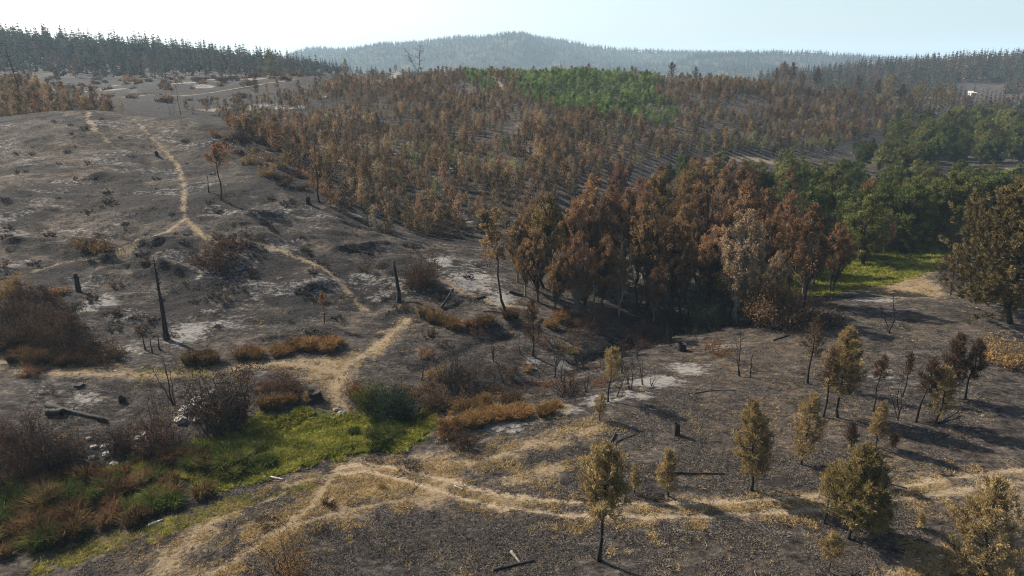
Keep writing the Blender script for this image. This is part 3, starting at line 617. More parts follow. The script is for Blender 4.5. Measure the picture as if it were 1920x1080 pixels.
def gen_tussock(w, h, seed, fol, n=240, bw=.055, droop=.55):
    """arching blades from one root"""
    r = np.random.default_rng(seed); a = Acc()
    th = r.random(n) * 6.283; q = r.random(n) ** .5; b0 = np.stack([np.cos(th) * w * .28 * q, np.sin(th) * w * .28 * q, np.full(n, -.08)], -1)
    th2 = th + r.normal(size=n) * .5; L = h * (.65 + .55 * r.random(n)); out = w * .5 * (q * .8 + .3 * r.random(n))
    m = b0 + np.stack([np.cos(th2) * out * .35, np.sin(th2) * out * .35, L * .68], -1)
    e = b0 + np.stack([np.cos(th2) * out, np.sin(th2) * out, L * (1 - droop * q * r.random(n))], -1)
    s = unit(np.cross(e - b0, rdir(r, n))) * bw * (.6 + .8 * r.random((n, 1)))
    t = np.clip(.2 + .6 * vnoise(th * 1.5 + seed, q * 3) + .2 * (r.random(n) - .5), 0, 1)
    a.quads(np.stack([b0 - s * .5, b0 + s * .5, m + s * .5, m - s * .5], 1), 0, t); a.quads(np.stack([m - s * .5, m + s * .5, e + s * .08, e - s * .08], 1), 0, t)
    return a.build("tussock", [fol])

# ------------------------------------------------------------------ placing
def at_px(px, py): x, y = ground_px(px, py); return np.array([x, y, float(ground_z(x, y))])
def at_y(px, y):
    z = 0.0
    for _ in range(4):
        x = Z(px, y, z)[0]; z = float(ground_z(x, y))
    return np.array([x, y, z])
def h_px(base, py_top):                  # height of an upright thing whose top shows at row py_top
    v = (540 - py_top) / FPX; y = base[1]
    return float(CAMZ + y * (-SP + v * CP) / (CP + v * SP) - base[2])
def m_px(base, w): return w / FPX * (base[1] * CP + (CAMZ - base[2]) * SP)
def tree(name, label, cat, base, parts, group=None, rz=0., sc=1.):
    e = obj(name, None, None, tuple(base), label=label, category=cat, group=group); e.rotation_euler = (0, 0, rz)
    e.scale = (sc, sc, sc) if np.isscalar(sc) else sc; e.empty_display_size = .3
    for n, me in parts:
        if me is not None: obj(n, me, e)
    return e

def scatter_stuff(name, label, pts, scl, variants, rotz=None, cat=None, tilt=0.0):
    """one 'stuff' object: instances of the given meshes on points"""
    N = len(pts)
    if N == 0: return
    me = bpy.data.meshes.new(name); me.vertices.add(N); me.vertices.foreach_set("co", np.ascontiguousarray(pts, np.float32).ravel())
    r = np.random.default_rng(len(name) * 7 + N)
    for k, v, ty in (('iscl', scl, 'FLOAT'), ('irot', r.random(N) * 6.283 if rotz is None else rotz, 'FLOAT'), ('ivar', r.integers(0, len(variants), N), 'INT')):
        a = me.attributes.new(k, ty, 'POINT'); a.data.foreach_set("value", np.ascontiguousarray(v, np.float32 if ty == 'FLOAT' else np.int32))
    o = obj(name, me, kind='stuff', label=label, category=cat)
    src = bpy.data.collections.new(name + "_sources")
    for k, v in enumerate(variants):
        s = bpy.data.objects.new("%s_piece_%02d" % (name, k), v); src.objects.link(s)
    ng = bpy.data.node_groups.new(name + "_nodes", 'GeometryNodeTree')
    ng.interface.new_socket("Geometry", in_out='INPUT', socket_type='NodeSocketGeometry'); ng.interface.new_socket("Geometry", in_out='OUTPUT', socket_type='NodeSocketGeometry')
    N_ = ng.nodes.new; gi, go = N_("NodeGroupInput"), N_("NodeGroupOutput"); ip = N_("GeometryNodeInstanceOnPoints"); mp = N_("GeometryNodeMeshToPoints")
    ci = N_("GeometryNodeCollectionInfo"); ci.inputs[0].default_value = src; ci.inputs['Separate Children'].default_value = True; ci.inputs['Reset Children'].default_value = True
    def na(n, t): x = N_("GeometryNodeInputNamedAttribute"); x.data_type = t; x.inputs[0].default_value = n; return [s for s in x.outputs if s.enabled][0]
    cx = N_("ShaderNodeCombineXYZ"); ng.links.new(na('irot', 'FLOAT'), cx.inputs[2])
    ng.links.new(gi.outputs[0], mp.inputs[0]); ng.links.new(mp.outputs[0], ip.inputs['Points']); ng.links.new(ci.outputs[0], ip.inputs['Instance'])
    ip.inputs['Pick Instance'].default_value = True; ng.links.new(na('ivar', 'INT'), ip.inputs['Instance Index'])
    ng.links.new(cx.outputs[0], ip.inputs['Rotation']); ng.links.new(na('iscl', 'FLOAT'), ip.inputs['Scale']); ng.links.new(ip.outputs[0], go.inputs[0])
    md = o.modifiers.new("scatter", 'NODES'); md.node_group = ng
    return o
def individuals(name, label, cat, group, pts, scl, variants, rot=None):
    r = np.random.default_rng(len(pts))
    for k, (p, s) in enumerate(zip(pts, scl)):
        lb = label(p, k) if callable(label) else label
        o = obj(name, variants[int(r.integers(len(variants)))], None, tuple(p), label=lb, category=cat, group=group)
        o.rotation_euler = (0, 0, r.random() * 6.283); o.scale = (s, s, s)
def jitter_grid(x0, x1, y0, y1, s, r, row=0.3):
    gx, gy = np.meshgrid(np.arange(x0, x1, s), np.arange(y0, y1, s)); gx = gx + (np.arange(gx.shape[0]) % 2)[:, None] * s * .5
    return np.stack([gx.ravel(), gy.ravel()], -1) + r.uniform(-row, row, (gx.size, 2)) * s
def inside(poly, x, y):
    poly = np.asarray(poly, float); ins = np.zeros(len(x), bool)
    for (ax, ay), (bx, by) in zip(poly, np.roll(poly, -1, 0)):
        c = (ay > y) != (by > y)
        with np.errstate(divide='ignore', invalid='ignore'): ins ^= c & (x < (bx - ax) * (y - ay) / (by - ay + 1e-12) + ax)
    return ins

# ------------------------------------------------------------------ far hills
M_HILL, _nt, _out = newmat("wooded_hill_ground")
_d = _nt.nodes.new("ShaderNodeBsdfDiffuse"); _g = _nt.nodes.new("ShaderNodeNewGeometry"); _nz = _nt.nodes.new("ShaderNodeTexNoise"); _nz.inputs['Scale'].default_value = .02; _nz.inputs['Detail'].default_value = 6
_nt.links.new(_g.outputs['Position'], _nz.inputs[0]); _nt.links.new(ramp(_nt, [(.35, (.035, .042, .026)), (.65, (.10, .09, .06))], _nz.outputs[0]), _d.inputs[0]); _nt.links.new(_d.outputs[0], _out.inputs[0])
def hill(name, sky_pts, Y, front, back, base, seed, tree_h):
    sky_pts = [(px, py + tree_h * FPX / Y * .8) for px, py in sky_pts]
    S = np.array([P(px, py, Y) for px, py in sky_pts])
    xs = np.linspace(S[0, 0], S[-1, 0], 260); zr = np.interp(xs, S[:, 0], S[:, 2])
    t = np.concatenate([np.linspace(-1, 0, 70), np.linspace(0, 1, 16)[1:]])
    X, T = np.meshgrid(xs, t); ZR = np.broadcast_to(zr, X.shape)
    prof = np.where(T < 0, (1 + T) ** 1.15, (1 - T) ** 1.1)
    yy = Y + np.where(T < 0, T * front, T * back)
    sp = (fbm(X / 420 + seed, yy / 900 + seed, 4) - .5)
    edge = np.clip(np.minimum(X - xs[0], xs[-1] - X) / (.12 * (xs[-1] - xs[0])), 0, 1)
    z = base + (ZR - base) * np.clip(prof + sp * 1.1 * np.sin(np.pi * np.clip(-T, 0, 1)), 0, 1.0) * (.25 + .75 * edge)
    i = np.arange(X.size).reshape(X.shape); q = np.stack([i[:-1, :-1], i[:-1, 1:], i[1:, 1:], i[1:, :-1]], -1).reshape(-1, 4)
    obj(name, mesh_from(name, np.stack([X, yy, z], -1).reshape(-1, 3), q, [M_HILL], None, None, True), kind='structure')
    return xs, t, yy, z
far_v = [gen_conifer(16, 3.6, 900 + k, M_FAR if k < 4 else M_FARB, M_BARK, 7, 5, .1, 2.2) for k in range(5)] + [gen_broad(12, 5, .1, 960, M_FAR, M_BARK, 9, 16, 2.0)[1]]
HILLS = [("hill_main", [(430, 112), (500, 104), (545, 92), (575, 88), (600, 87), (650, 90), (700, 84), (760, 79), (815, 73), (860, 67), (905, 68), (945, 61), (985, 60), (1000, 66), (1040, 71), (1080, 78), (1130, 87), (1180, 91), (1260, 95), (1330, 96), (1400, 98), (1460, 102), (1540, 112), (1640, 122)], 3000, 1150, 700, -5, 2.0, 15, 9000, "hazy blue wooded mountain forest under the far skyline"),
         ("hill_right", [(1220, 118), (1290, 104), (1360, 98), (1430, 95), (1500, 96), (1560, 99), (1620, 104), (1680, 110), (1760, 120), (1830, 130)], 2300, 800, 500, -5, 7.0, 14, 3500, "hazy wooded low hill forest right of the mountain"),
         ("hill_distant", [(1450, 112), (1560, 108), (1640, 104), (1720, 105), (1820, 106), (1920, 109), (2100, 112), (2300, 118)], 5200, 900, 600, -5, 11.0, 15, 2500, "palest distant ridge woods at the right skyline")]
for nm, skp, Y, fr, bk, bz, sd, th, cnt, lb in HILLS:
    xs, t, yy, z = hill(nm, skp, Y, fr, bk, bz, sd, th)
    r = np.random.default_rng(int(sd)); a = r.random(cnt) * (len(xs) - 1.01); b = (r.random(cnt) ** .8 * (74 / 85.)) * (len(t) - 1.01) + 2
    b = np.where(r.random(cnt) < .14, 69 + r.normal(size=cnt) * .8, b); b = np.clip(b, 0, len(t) - 2.01)
    i0, j0 = b.astype(int), a.astype(int); fi, fj = b - i0, a - j0
    zz = (z[i0, j0] * (1 - fj) + z[i0, j0 + 1] * fj) * (1 - fi) + (z[i0 + 1, j0] * (1 - fj) + z[i0 + 1, j0 + 1] * fj) * fi
    yv = (yy[i0, j0] * (1 - fi) + yy[i0 + 1, j0] * fi); xv = xs[j0] * (1 - fj) + xs[j0 + 1] * fj
    scatter_stuff("forest_" + nm.split('_')[1], lb, np.stack([xv, yv, zz - .5], -1), (.7 + .6 * r.random(cnt)) * (1.25 if Y > 4000 else 1), far_v, cat='forest')

# ------------------------------------------------------------------ woods on the left and right ridges
con_v = [gen_conifer(18 - 2 * (k % 3), 3.6 + .7 * (k % 3), 30 + k, M_FAR, M_BARK, 15, 8, .1, 1.0) for k in range(4)]
conb_v = [gen_conifer(17, 3.0, 40 + k, M_FARB, M_BARK, 14, 6, .2, 1.1) for k in range(3)]
bro_v = [gen_broad(11, 4.2, .12, 50 + k, (M_FAR, M_FARB, M_FAR)[k], M_BARK, 22, 46, .9)[1] for k in range(3)]
r = np.random.default_rng(77)
pts = jitter_grid(-620, -60, 425, 660, 6.0, r, .5); z = ground_z(pts[:, 0], pts[:, 1]); px, py = project(pts[:, 0], pts[:, 1], z)
k = (px > -260) & (px < 760) & (pts[:, 1] < 655) & ~((px > 640) & ((pts[:, 1] < 560) | (r.random(len(px)) < .4))) & ~((px > 560) & (r.random(len(px)) < .35)) & ~((px < 560) & (pts[:, 1] < 450) & (r.random(len(px)) < .5))
pts, z = pts[k], z[k]; P3 = np.column_stack([pts, z - .3]); dist = pts[:, 1] + r.normal(size=len(pts)) * 6
low = dist < 520; px = px[k]
sc = np.where(low, .56, .86) * (.6 + .7 * r.random(len(pts)) ** 1.3) * np.interp(px, [300, 420, 560, 650, 760], [1.05, .95, .8, .5, .42])
order = np.argsort(-((sc * 18) / dist) - np.where(pts[:, 1] > 600, .004, 0)); order = order[(px[order] > -20)]
ind = order[:170]; rest = np.setdiff1d(np.arange(len(pts)), ind)
individuals("ridge_conifer", "tall dark blue-green conifer in the hazy wood on the left ridge", "conifer", "conifers of the left ridge wood", P3[ind], sc[ind], con_v + conb_v[:2] + bro_v)
a = rest[low[rest]]; b = rest[~low[rest]]
scatter_stuff("left_ridge_lower_wood", "hazy mixed scorched wood on the slope of the left ridge", P3[a], sc[a], bro_v + conb_v + con_v[:2], cat='forest')
scatter_stuff("left_ridge_upper_wood", "hazy dark conifer wood below the left skyline", P3[b], sc[b], con_v + conb_v[:2] + bro_v, cat='forest')
pts = jitter_grid(180, 760, 470, 790, 7.0, r, .45); z = ground_z(pts[:, 0], pts[:, 1]); px, py = project(pts[:, 0], pts[:, 1], z)
k = (px > 1420) & (px < 2150) & (pts[:, 1] > 540 - np.clip(px - 1450, 0, 300) * .1) & ~((np.abs(px - 1835) < 45) & (pts[:, 1] < 620) & (pts[:, 1] > 440)) & ~((px > 1820) & (py > 160) & (py < 175) & (r.random(len(px)) < .7))
pts, z, px = pts[k], z[k], px[k]; P3 = np.column_stack([pts, z - .3]); sc = (.75 + .5 * r.random(len(pts))) * np.where(pts[:, 1] < 620, .75, .95)
order = np.argsort(-(sc * 18 / pts[:, 1]) - np.where(pts[:, 1] > 735, .006, 0)); order = order[px[order] < 1930]
ind = order[:130]; rest = np.setdiff1d(np.arange(len(pts)), ind)
individuals("ridge_conifer", "tall grey-brown conifer in the hazy wood on the right ridge", "conifer", "conifers of the right ridge wood", P3[ind], sc[ind], con_v + conb_v)
scatter_stuff("right_ridge_wood", "hazy grey-brown conifer wood covering the right ridge", P3[rest], sc[rest], con_v + conb_v + conb_v, cat='forest')

# ------------------------------------------------------------------ the young plantation
sap_b = [gen_sapling(4.0 + .5 * (k % 4 - 1.5), 1.16 + .18 * (k % 3), 100 + k, (M_SAPB, M_SAPB, M_SAPC)[k % 3], 380, .40, .34 + .12 * (k % 3), .05 + .04 * (k % 2)) for k in range(9)]
sap_g = [gen_sapling(4.0, 1.5 + .1 * (k % 2), 120 + k, M_SAPG, 330, .46, .5) for k in range(4)]
sap_o = [gen_sapling(4.0, 1.4, 130 + k, M_SAPO, 300, .44, .5) for k in range(3)]
PLANT = [(405, 215), (520, 185), (640, 152), (780, 138), (930, 139), (1240, 146), (1400, 156), (1520, 172), (1700, 185), (1730, 200), (1660, 240), (1610, 268), (1500, 287), (1380, 286), (1290, 292), (1200, 312), (1130, 350), (1090, 372), (1010, 392), (968, 428), (870, 452), (770, 436), (700, 402), (640, 372), (585, 320), (500, 280), (430, 245)]
GREENP = [(948, 138), (975, 175), (1010, 200), (1100, 214), (1180, 226), (1262, 246), (1280, 215), (1215, 178), (1250, 150), (1150, 143), (1050, 140)]
GREENP2 = [(868, 139), (890, 168), (930, 178), (918, 150), (915, 138)]
OLIVE = [[(720, 272), (820, 285), (900, 300), (1010, 318), (1040, 334), (940, 334), (840, 312), (730, 292)], [(1290, 255), (1380, 262), (1500, 276), (1600, 262), (1600, 280), (1500, 296), (1380, 294), (1290, 290)]]
GAPS = [(700, 212, 40, 8), (740, 235, 30, 7), (960, 240, 40, 14), (985, 280, 34, 12), (930, 265, 40, 8), (700, 262, 24, 7), (1000, 215, 50, 5), (560, 215, 30, 8), (640, 330, 26, 10), (1160, 265, 34, 6), (900, 225, 24, 6), (1090, 348, 40, 9), (1400, 214, 40, 5), (1500, 230, 50, 5), (1510, 185, 60, 5), (1320, 255, 34, 5), (500, 205, 40, 7), (530, 230, 30, 8), (1040, 385, 30, 8), (820, 340, 40, 7), (880, 375, 30, 7), (760, 375, 30, 6), (600, 290, 30, 10)]
r = np.random.default_rng(21)
_gx, _gy = np.meshgrid(np.arange(-420, 420, 1.85), np.arange(-420, 420, 2.8)); _gx = _gx + r.uniform(-.5, .5, _gx.shape); _gy = _gy + r.uniform(-.38, .38, _gy.shape) + 1.6 * np.sin(_gx / 37)
_ca, _sa = math.cos(math.radians(-32)), math.sin(math.radians(-32))              # planting rows run down to the right
pts = np.stack([(_gx * _ca - _gy * _sa).ravel() + 35, (_gx * _sa + _gy * _ca).ravel() + 230], -1); pts = pts[(pts[:, 0] > -190) & (pts[:, 0] < 260) & (pts[:, 1] > 100) & (pts[:, 1] < 365)]
z = ground_z(pts[:, 0], pts[:, 1]); px, py = project(pts[:, 0], pts[:, 1], z)
keep = inside(PLANT, px, py) | (inside(PLANT, px, py - 6) & (pts[:, 1] > 300))
for gx, gy, gw, gh in GAPS: keep &= ~((((px - gx) / gw) ** 2 + ((py - gy) / gh) ** 2) < 1 - .5 * r.random(len(px)))
keep &= sample(track_d, pts[:, 0], pts[:, 1]) > 2.0
keep &= fbm(pts[:, 0] / 16, pts[:, 1] / 16, 3) + .28 * r.random(len(px)) < .83
_jx = px + r.normal(size=len(px)) * 9; _jy = py + r.normal(size=len(px)) * 4
isg = (inside(GREENP, _jx, _jy) | inside(GREENP2, _jx, _jy)) & keep
iso = (inside(OLIVE[0], _jx, _jy) | inside(OLIVE[1], _jx, _jy) | (inside(GREENP, px + r.normal(size=len(px)) * 22, py + r.normal(size=len(px)) * 9) & (r.random(len(px)) < .6)) | (r.random(len(px)) < .035)) & keep & ~isg & (r.random(len(px)) < .65)
keep &= isg | (r.random(len(px)) < .88)
isb = keep & ~isg & ~iso
P3 = np.column_stack([pts, z - .06])
size = np.interp(pts[:, 1], [120, 175, 230], [1.0, .9, .8]) * (.5 + .65 * r.random(len(px)) ** 1.3) * (.7 + .6 * fbm(pts[:, 0] / 25 + 5, pts[:, 1] / 25, 2))
def place_kind(mask, variants, n, nm, lab, cat, grp, snm, slab, k=1.0):
    idx = np.where(mask)[0]; s = size * k; idx = idx[np.argsort(-s[idx] / pts[idx, 1])]
    individuals(nm, lab, cat, grp, P3[idx[:n]], s[idx[:n]], variants)
    if len(idx) > n: scatter_stuff(snm, slab, P3[idx[n:]], s[idx[n:]], variants, cat=cat)
place_kind(isb, sap_b, 220, "scorched_sapling", "orange-brown scorched plantation sapling on the near side of the middle hillside", "sapling", "scorched plantation saplings on the middle hillside", "scorched_plantation", "rows of scorched brown saplings on the farther middle hillside")
place_kind(isg, sap_g, 300, "green_sapling", "unburnt green plantation sapling in the green block below the hilltop", "sapling", "green plantation saplings below the hilltop", "green_plantation", "farther unburnt green saplings at the hilltop")
place_kind(iso, sap_o, 200, "pale_sapling", "pale grey-green plantation sapling among the brown ones on the middle hillside", "sapling", "grey-green plantation saplings", "pale_plantation", "pale grey-green saplings on the hillside")
# the scorched strip behind the left knoll
LEFTP = [(-60, 150), (40, 160), (120, 180), (200, 200), (240, 212), (150, 235), (-60, 240)]
pl = jitter_grid(-230, -95, 172, 262, 2.9, r, .4); zl = ground_z(pl[:, 0], pl[:, 1]); qx, qy = project(pl[:, 0], pl[:, 1], zl)
kl = inside(LEFTP, qx, qy) & (r.random(len(qx)) < .8)
P3l = np.column_stack([pl, zl - .06])[kl]; sl = .7 + .5 * r.random(len(P3l)); ol = np.argsort(P3l[:, 1])
vis = ol[project(*P3l[ol].T)[0] > 0]; i1 = vis[:60]; i2 = np.setdiff1d(np.arange(len(P3l)), i1)
individuals("scorched_sapling", "rust-brown scorched sapling in the strip behind the bare knoll", "sapling", "scorched saplings behind the left knoll", P3l[i1], sl[i1], sap_b)
scatter_stuff("left_scorched_plantation", "farther rust-brown saplings behind the bare knoll", P3l[i2], sl[i2], sap_b, cat='sapling')
# loose saplings round the bare valley at the upper left
lo = [(410, 205), (425, 215), (440, 198), (455, 210), (470, 190), (350, 205), (362, 213), (388, 214), (500, 175), (520, 168), (535, 188), (480, 178), (620, 385), (650, 398), (690, 415), (705, 430), (730, 440), (1200, 250), (560, 170), (600, 160)]
lp = np.array([at_px(*p) for p in lo]); individuals("scorched_sapling", "lone brown scorched sapling at the edge of the burnt plantation", "sapling", "loose saplings at the plantation edge", lp - np.array([0, 0, .06]), .8 + .5 * r.random(len(lp)), sap_b)

# ------------------------------------------------------------------ tall scorched and green trees of the creek stand
ald = [gen_broad(16, 3.1, .24, 200 + k, (M_ALD, M_ALDR, M_ALDP, M_ALD, M_ALDR, M_ALD)[k], M_BARK if k % 2 else M_PALE, 120, 62, .27, 1 + (k % 3), 1.9, .165, .6) for k in range(6)]
grn = [gen_broad(14, 4.0, .05, 230 + k, (M_GRN, M_GRNO)[k % 2], M_BARK, 104, 76, .33, 1 + k % 2, 1.4, .19, .5) for k in range(4)]
grn_c = [gen_pine(15, 3.6, .12, 240 + k, M_GRND, M_BARK, 1.0, (0, 0), .2, .62, 2, .2) for k in range(2)]
def stand(kind, variants, spec, natural_h, natural_r):
    for row in spec:
        px_, y_, pyt, vk, label = row[:5]; wpx = row[5] if len(row) > 5 else None; grp = row[6] if len(row) > 6 else None
        b = at_y(px_, y_); h = max(2.0, h_px(b, pyt)); s = h / natural_h
        sx = s if wpx is None else m_px(b, wpx) / 2 / natural_r
        sx = min(max(sx, s * .45), s * 1.2)
        rnd = random.Random(px_ * 7 + int(y_))
        tree(kind, label, "tree", b, (("trunk", variants[vk][0]), ("crown", variants[vk][1])), grp, rnd.random() * 6.28, (sx, sx, s))
GS = "scorched trees deep in the creek stand"
def lab(rows, text):
    return [tuple([*row[:4], row[4] if row[4] else text, *row[5:6], None if row[4] else GS]) for row in rows]
A_ROWS = [
    (1382, 83, 388, 2, "tall scorched tree with pale bare lower trunk at the clearing's edge", 105),
    (1503, 87, 378, 0, "scorched brown tree with dark trunk beside the shadowed green meadow", 95),
    (1558, 96, 415, 1, "small reddish-brown tree at the right end of the scorched stand", 60),
    (1445, 84, 470, 2, "short pale brown tree between the two tall trees at the stand's right end", 90),
    (1020, 92, 352, 3, "orange-brown tree at the left end of the tall scorched stand", 105),
    (1072, 84, 430, 4, "thin scorched tree standing in front at the stand's left end", 75),
    (1095, 101, 322, 4, "tallest pale brown crown in the left part of the stand", 95),
    (1045, 84, 470, 3, "slender half-bare scorched tree at the stand's left foot", 60),
    (1170, 104, 350, 0, None, 85), (1215, 90, 380, 5, "wide rusty tree in the middle of the creek stand", 120),
    (1255, 88, 400, 3, "scorched brown tree with several dark stems, front of the stand's middle", 110),
    (1232, 108, 312, 3, "high brown crown rising behind the middle of the stand", 95),
    (1310, 100, 342, 1, "red-brown tree right of the stand's middle", 100),
    (1330, 90, 420, 5, "dark rusty tree over the black hollow right of the middle", 90),
    (1375, 106, 335, 1, "reddish crown behind the pale-trunked tree", 85),
    (1160, 90, 470, 0, None, 80), (1125, 88, 440, 1, None, 80), (1292, 112, 345, 5, None, 80), (1195, 116, 330, 1, None, 70), (1345, 120, 312, 0, None, 70),
    (1420, 112, 345, 3, None, 70), (1462, 108, 355, 4, None, 80), (1140, 120, 345, 0, None, 60), (1290, 130, 300, 5, None, 70), (1160, 135, 310, 1, None, 70),
    (1395, 135, 300, 1, None, 60), (1330, 150, 300, 5, None, 50), (1000, 104, 375, 1, None, 60), (970, 92, 410, 0, "rusty tree on the stand's outer left edge", 60),
    (985, 88, 445, 0, None, 50), (1008, 87, 420, 3, None, 60), (1075, 94, 365, 3, None, 70), (1120, 94, 380, 0, None, 70), (1150, 100, 352, 4, None, 66), (1205, 101, 338, 0, None, 70), (1262, 101, 335, 4, None, 70), (1285, 92, 410, 3, None, 60), (1405, 92, 430, 0, None, 60), (1225, 85, 500, 0, None, 60), (1095, 86, 500, 3, None, 60), (1355, 98, 400, 4, None, 80), (1065, 96, 395, 0, None, 80), (1140, 98, 400, 4, None, 80), (1190, 98, 385, 3, None, 80), (1275, 96, 380, 0, None, 80), (1425, 96, 400, 1, None, 80), (1475, 96, 410, 3, None, 70), (1530, 100, 430, 4, None, 70), (1035, 100, 380, 5, None, 70), (1610, 130, 330, 4, None, 60), (1660, 118, 395, 4, None, 60), (1120, 150, 320, 5, None, 50)]
stand("scorched_tree", ald, lab(A_ROWS, "scorched brown tree among the others deep in the creek stand"), 16, 3.1)
G_ROWS = [(1535, 127, 350, 0, 80), (1568, 126, 345, 2, 80), (1605, 128, 340, 1, 80), (1655, 130, 335, 0, 90), (1700, 133, 330, 2, 90), (1750, 126, 335, 3, 90), (1835, 131, 325, 0, 90), (1590, 126, 352, 0, 90), (1640, 125, 340, 2, 100), (1545, 126, 370, 1, 70), (1675, 126, 345, 0, 100), (1730, 127, 332, 2, 110), (1765, 131, 326, 0, 110), (1815, 127, 330, 1, 110), (1880, 126, 330, 2, 120), (1575, 118, 372, 0, 90), (1620, 112, 355, 1, 110), (1700, 122, 330, 2, 150), (1780, 126, 318, 3, 160), (1850, 128, 315, 0, 140), (1930, 130, 320, 1, 150), (1510, 122, 335, 2, 80), (1560, 140, 312, 3, 100),
          (1640, 145, 320, 0, 110), (1740, 150, 305, 1, 130), (1680, 165, 300, 2, 110), (1830, 160, 310, 3, 130), (1900, 158, 305, 2, 120), (1470, 135, 330, 1, 70), (1430, 150, 318, 0, 60), (1500, 165, 300, 3, 60),
          (1300, 165, 298, 0, 60), (1255, 160, 305, 1, 60), (1080, 158, 302, 2, 60), (1060, 165, 300, 3, 50), (1275, 175, 286, 2, 44), (1160, 170, 300, 0, 40), (1400, 165, 300, 1, 50),
          (1660, 222, 262, 0, 80), (1700, 232, 250, 1, 80), (1740, 262, 222, 2, 90), (1790, 268, 215, 3, 90), (1840, 275, 216, 0, 90), (1890, 270, 225, 1, 90), (1925, 262, 235, 2, 80), (1725, 250, 238, 3, 70), (1800, 255, 240, 0, 80), (1860, 255, 246, 1, 80), (1765, 300, 210, 2, 70), (1900, 300, 205, 3, 80), (1560, 225, 262, 1, 50), (1690, 275, 222, 3, 60), (1825, 300, 208, 1, 60)]
stand("green_tree", grn, [(a, b, c, d, "dense green tree in the belt behind the grassy hollow on the right" if b < 200 else "green tree in the belt below the far right slope", e, "green trees behind the grassy hollow" if b < 200 else "green trees below the right slope") for a, b, c, d, e in G_ROWS if b >= 125 and a > 1430 or b > 200]
      + [(a, b, c, d, "olive-green tree behind the scorched creek stand", e, "green trees behind the creek stand") for a, b, c, d, e in G_ROWS if b < 200 and a <= 1430]
      + [(a, b, c, d, {1575: "small green tree at the grassy hollow's left end", 1620: "tall dark green tree over the left end of the grassy hollow", 1700: "broad dark green tree shading the middle of the grassy hollow", 1510: "green tree showing between the two scorched trees"}[a], e) for a, b, c, d, e in G_ROWS if b < 125 and a > 1430], 14, 4.0)
rq = random.Random(8)
stand("green_tree", grn, [(px_, y_, 360 - (y_ - 120) * .75 + rq.uniform(-26, 16), rq.randrange(4), "dense green tree in the belt behind the grassy hollow on the right", rq.uniform(70, 130), "green trees behind the grassy hollow") for px_, y_ in [(rq.randint(1600, 1960), rq.uniform(128, 195)) for _ in range(34)]]
      + [(px_, y_, 266 - (y_ - 215) * .58 + rq.uniform(-22, 8), rq.randrange(4), "green tree in the belt below the far right slope", rq.uniform(50, 90), "green trees below the right slope") for px_, y_ in [(rq.randint(1640, 1960), rq.uniform(222, 315)) for _ in range(85)]], 14, 4.0)
stand("green_tree", grn, [(px_, y_, 306 - (y_ - 150) * .52 + rq.uniform(-12, 10), rq.randrange(4), "olive-green tree behind the scorched creek stand", rq.uniform(36, 64), "green trees behind the creek stand") for px_, y_ in [(rq.randint(1230, 1660), rq.uniform(150, 188)) for _ in range(26)] + [(rq.randint(1590, 1730), rq.uniform(202, 240)) for _ in range(22)] + [(rq.randint(1290, 1520), rq.uniform(206, 222)) for _ in range(12)]], 14, 4.0)
stand("scorched_tree", ald, [(px_, y_, 312 - (y_ - 140) * .5 + rq.uniform(-10, 12), rq.choice((0, 1, 3, 4)), "rusty tree in the thin wood behind the creek stand", rq.uniform(36, 56), "rusty trees behind the creek stand") for px_, y_ in [(rq.randint(1120, 1480), rq.uniform(140, 180)) for _ in range(18)]], 16, 3.1)
stand("green_pine", grn_c, [(1603, 222, 258, 0, "dark green pine beside the sandy clearing, left of the round green tree", 44), (1552, 212, 262, 1, "dark green pine at the sandy clearing's upper edge", 46), (1500, 128, 325, 0, "narrow green conifer among the creek trees", 34), (1520, 214, 270, 1, "short green pine left of the sandy clearing", 40),
                            (1797, 226, 262, 0, "small pointed green conifer on the right slope", 24), (1915, 240, 240, 1, "dark conifer at the right edge of the slope", 50), (1910, 300, 185, 0, "green conifer at the right frame edge higher up", 60)], 15, 3.6)
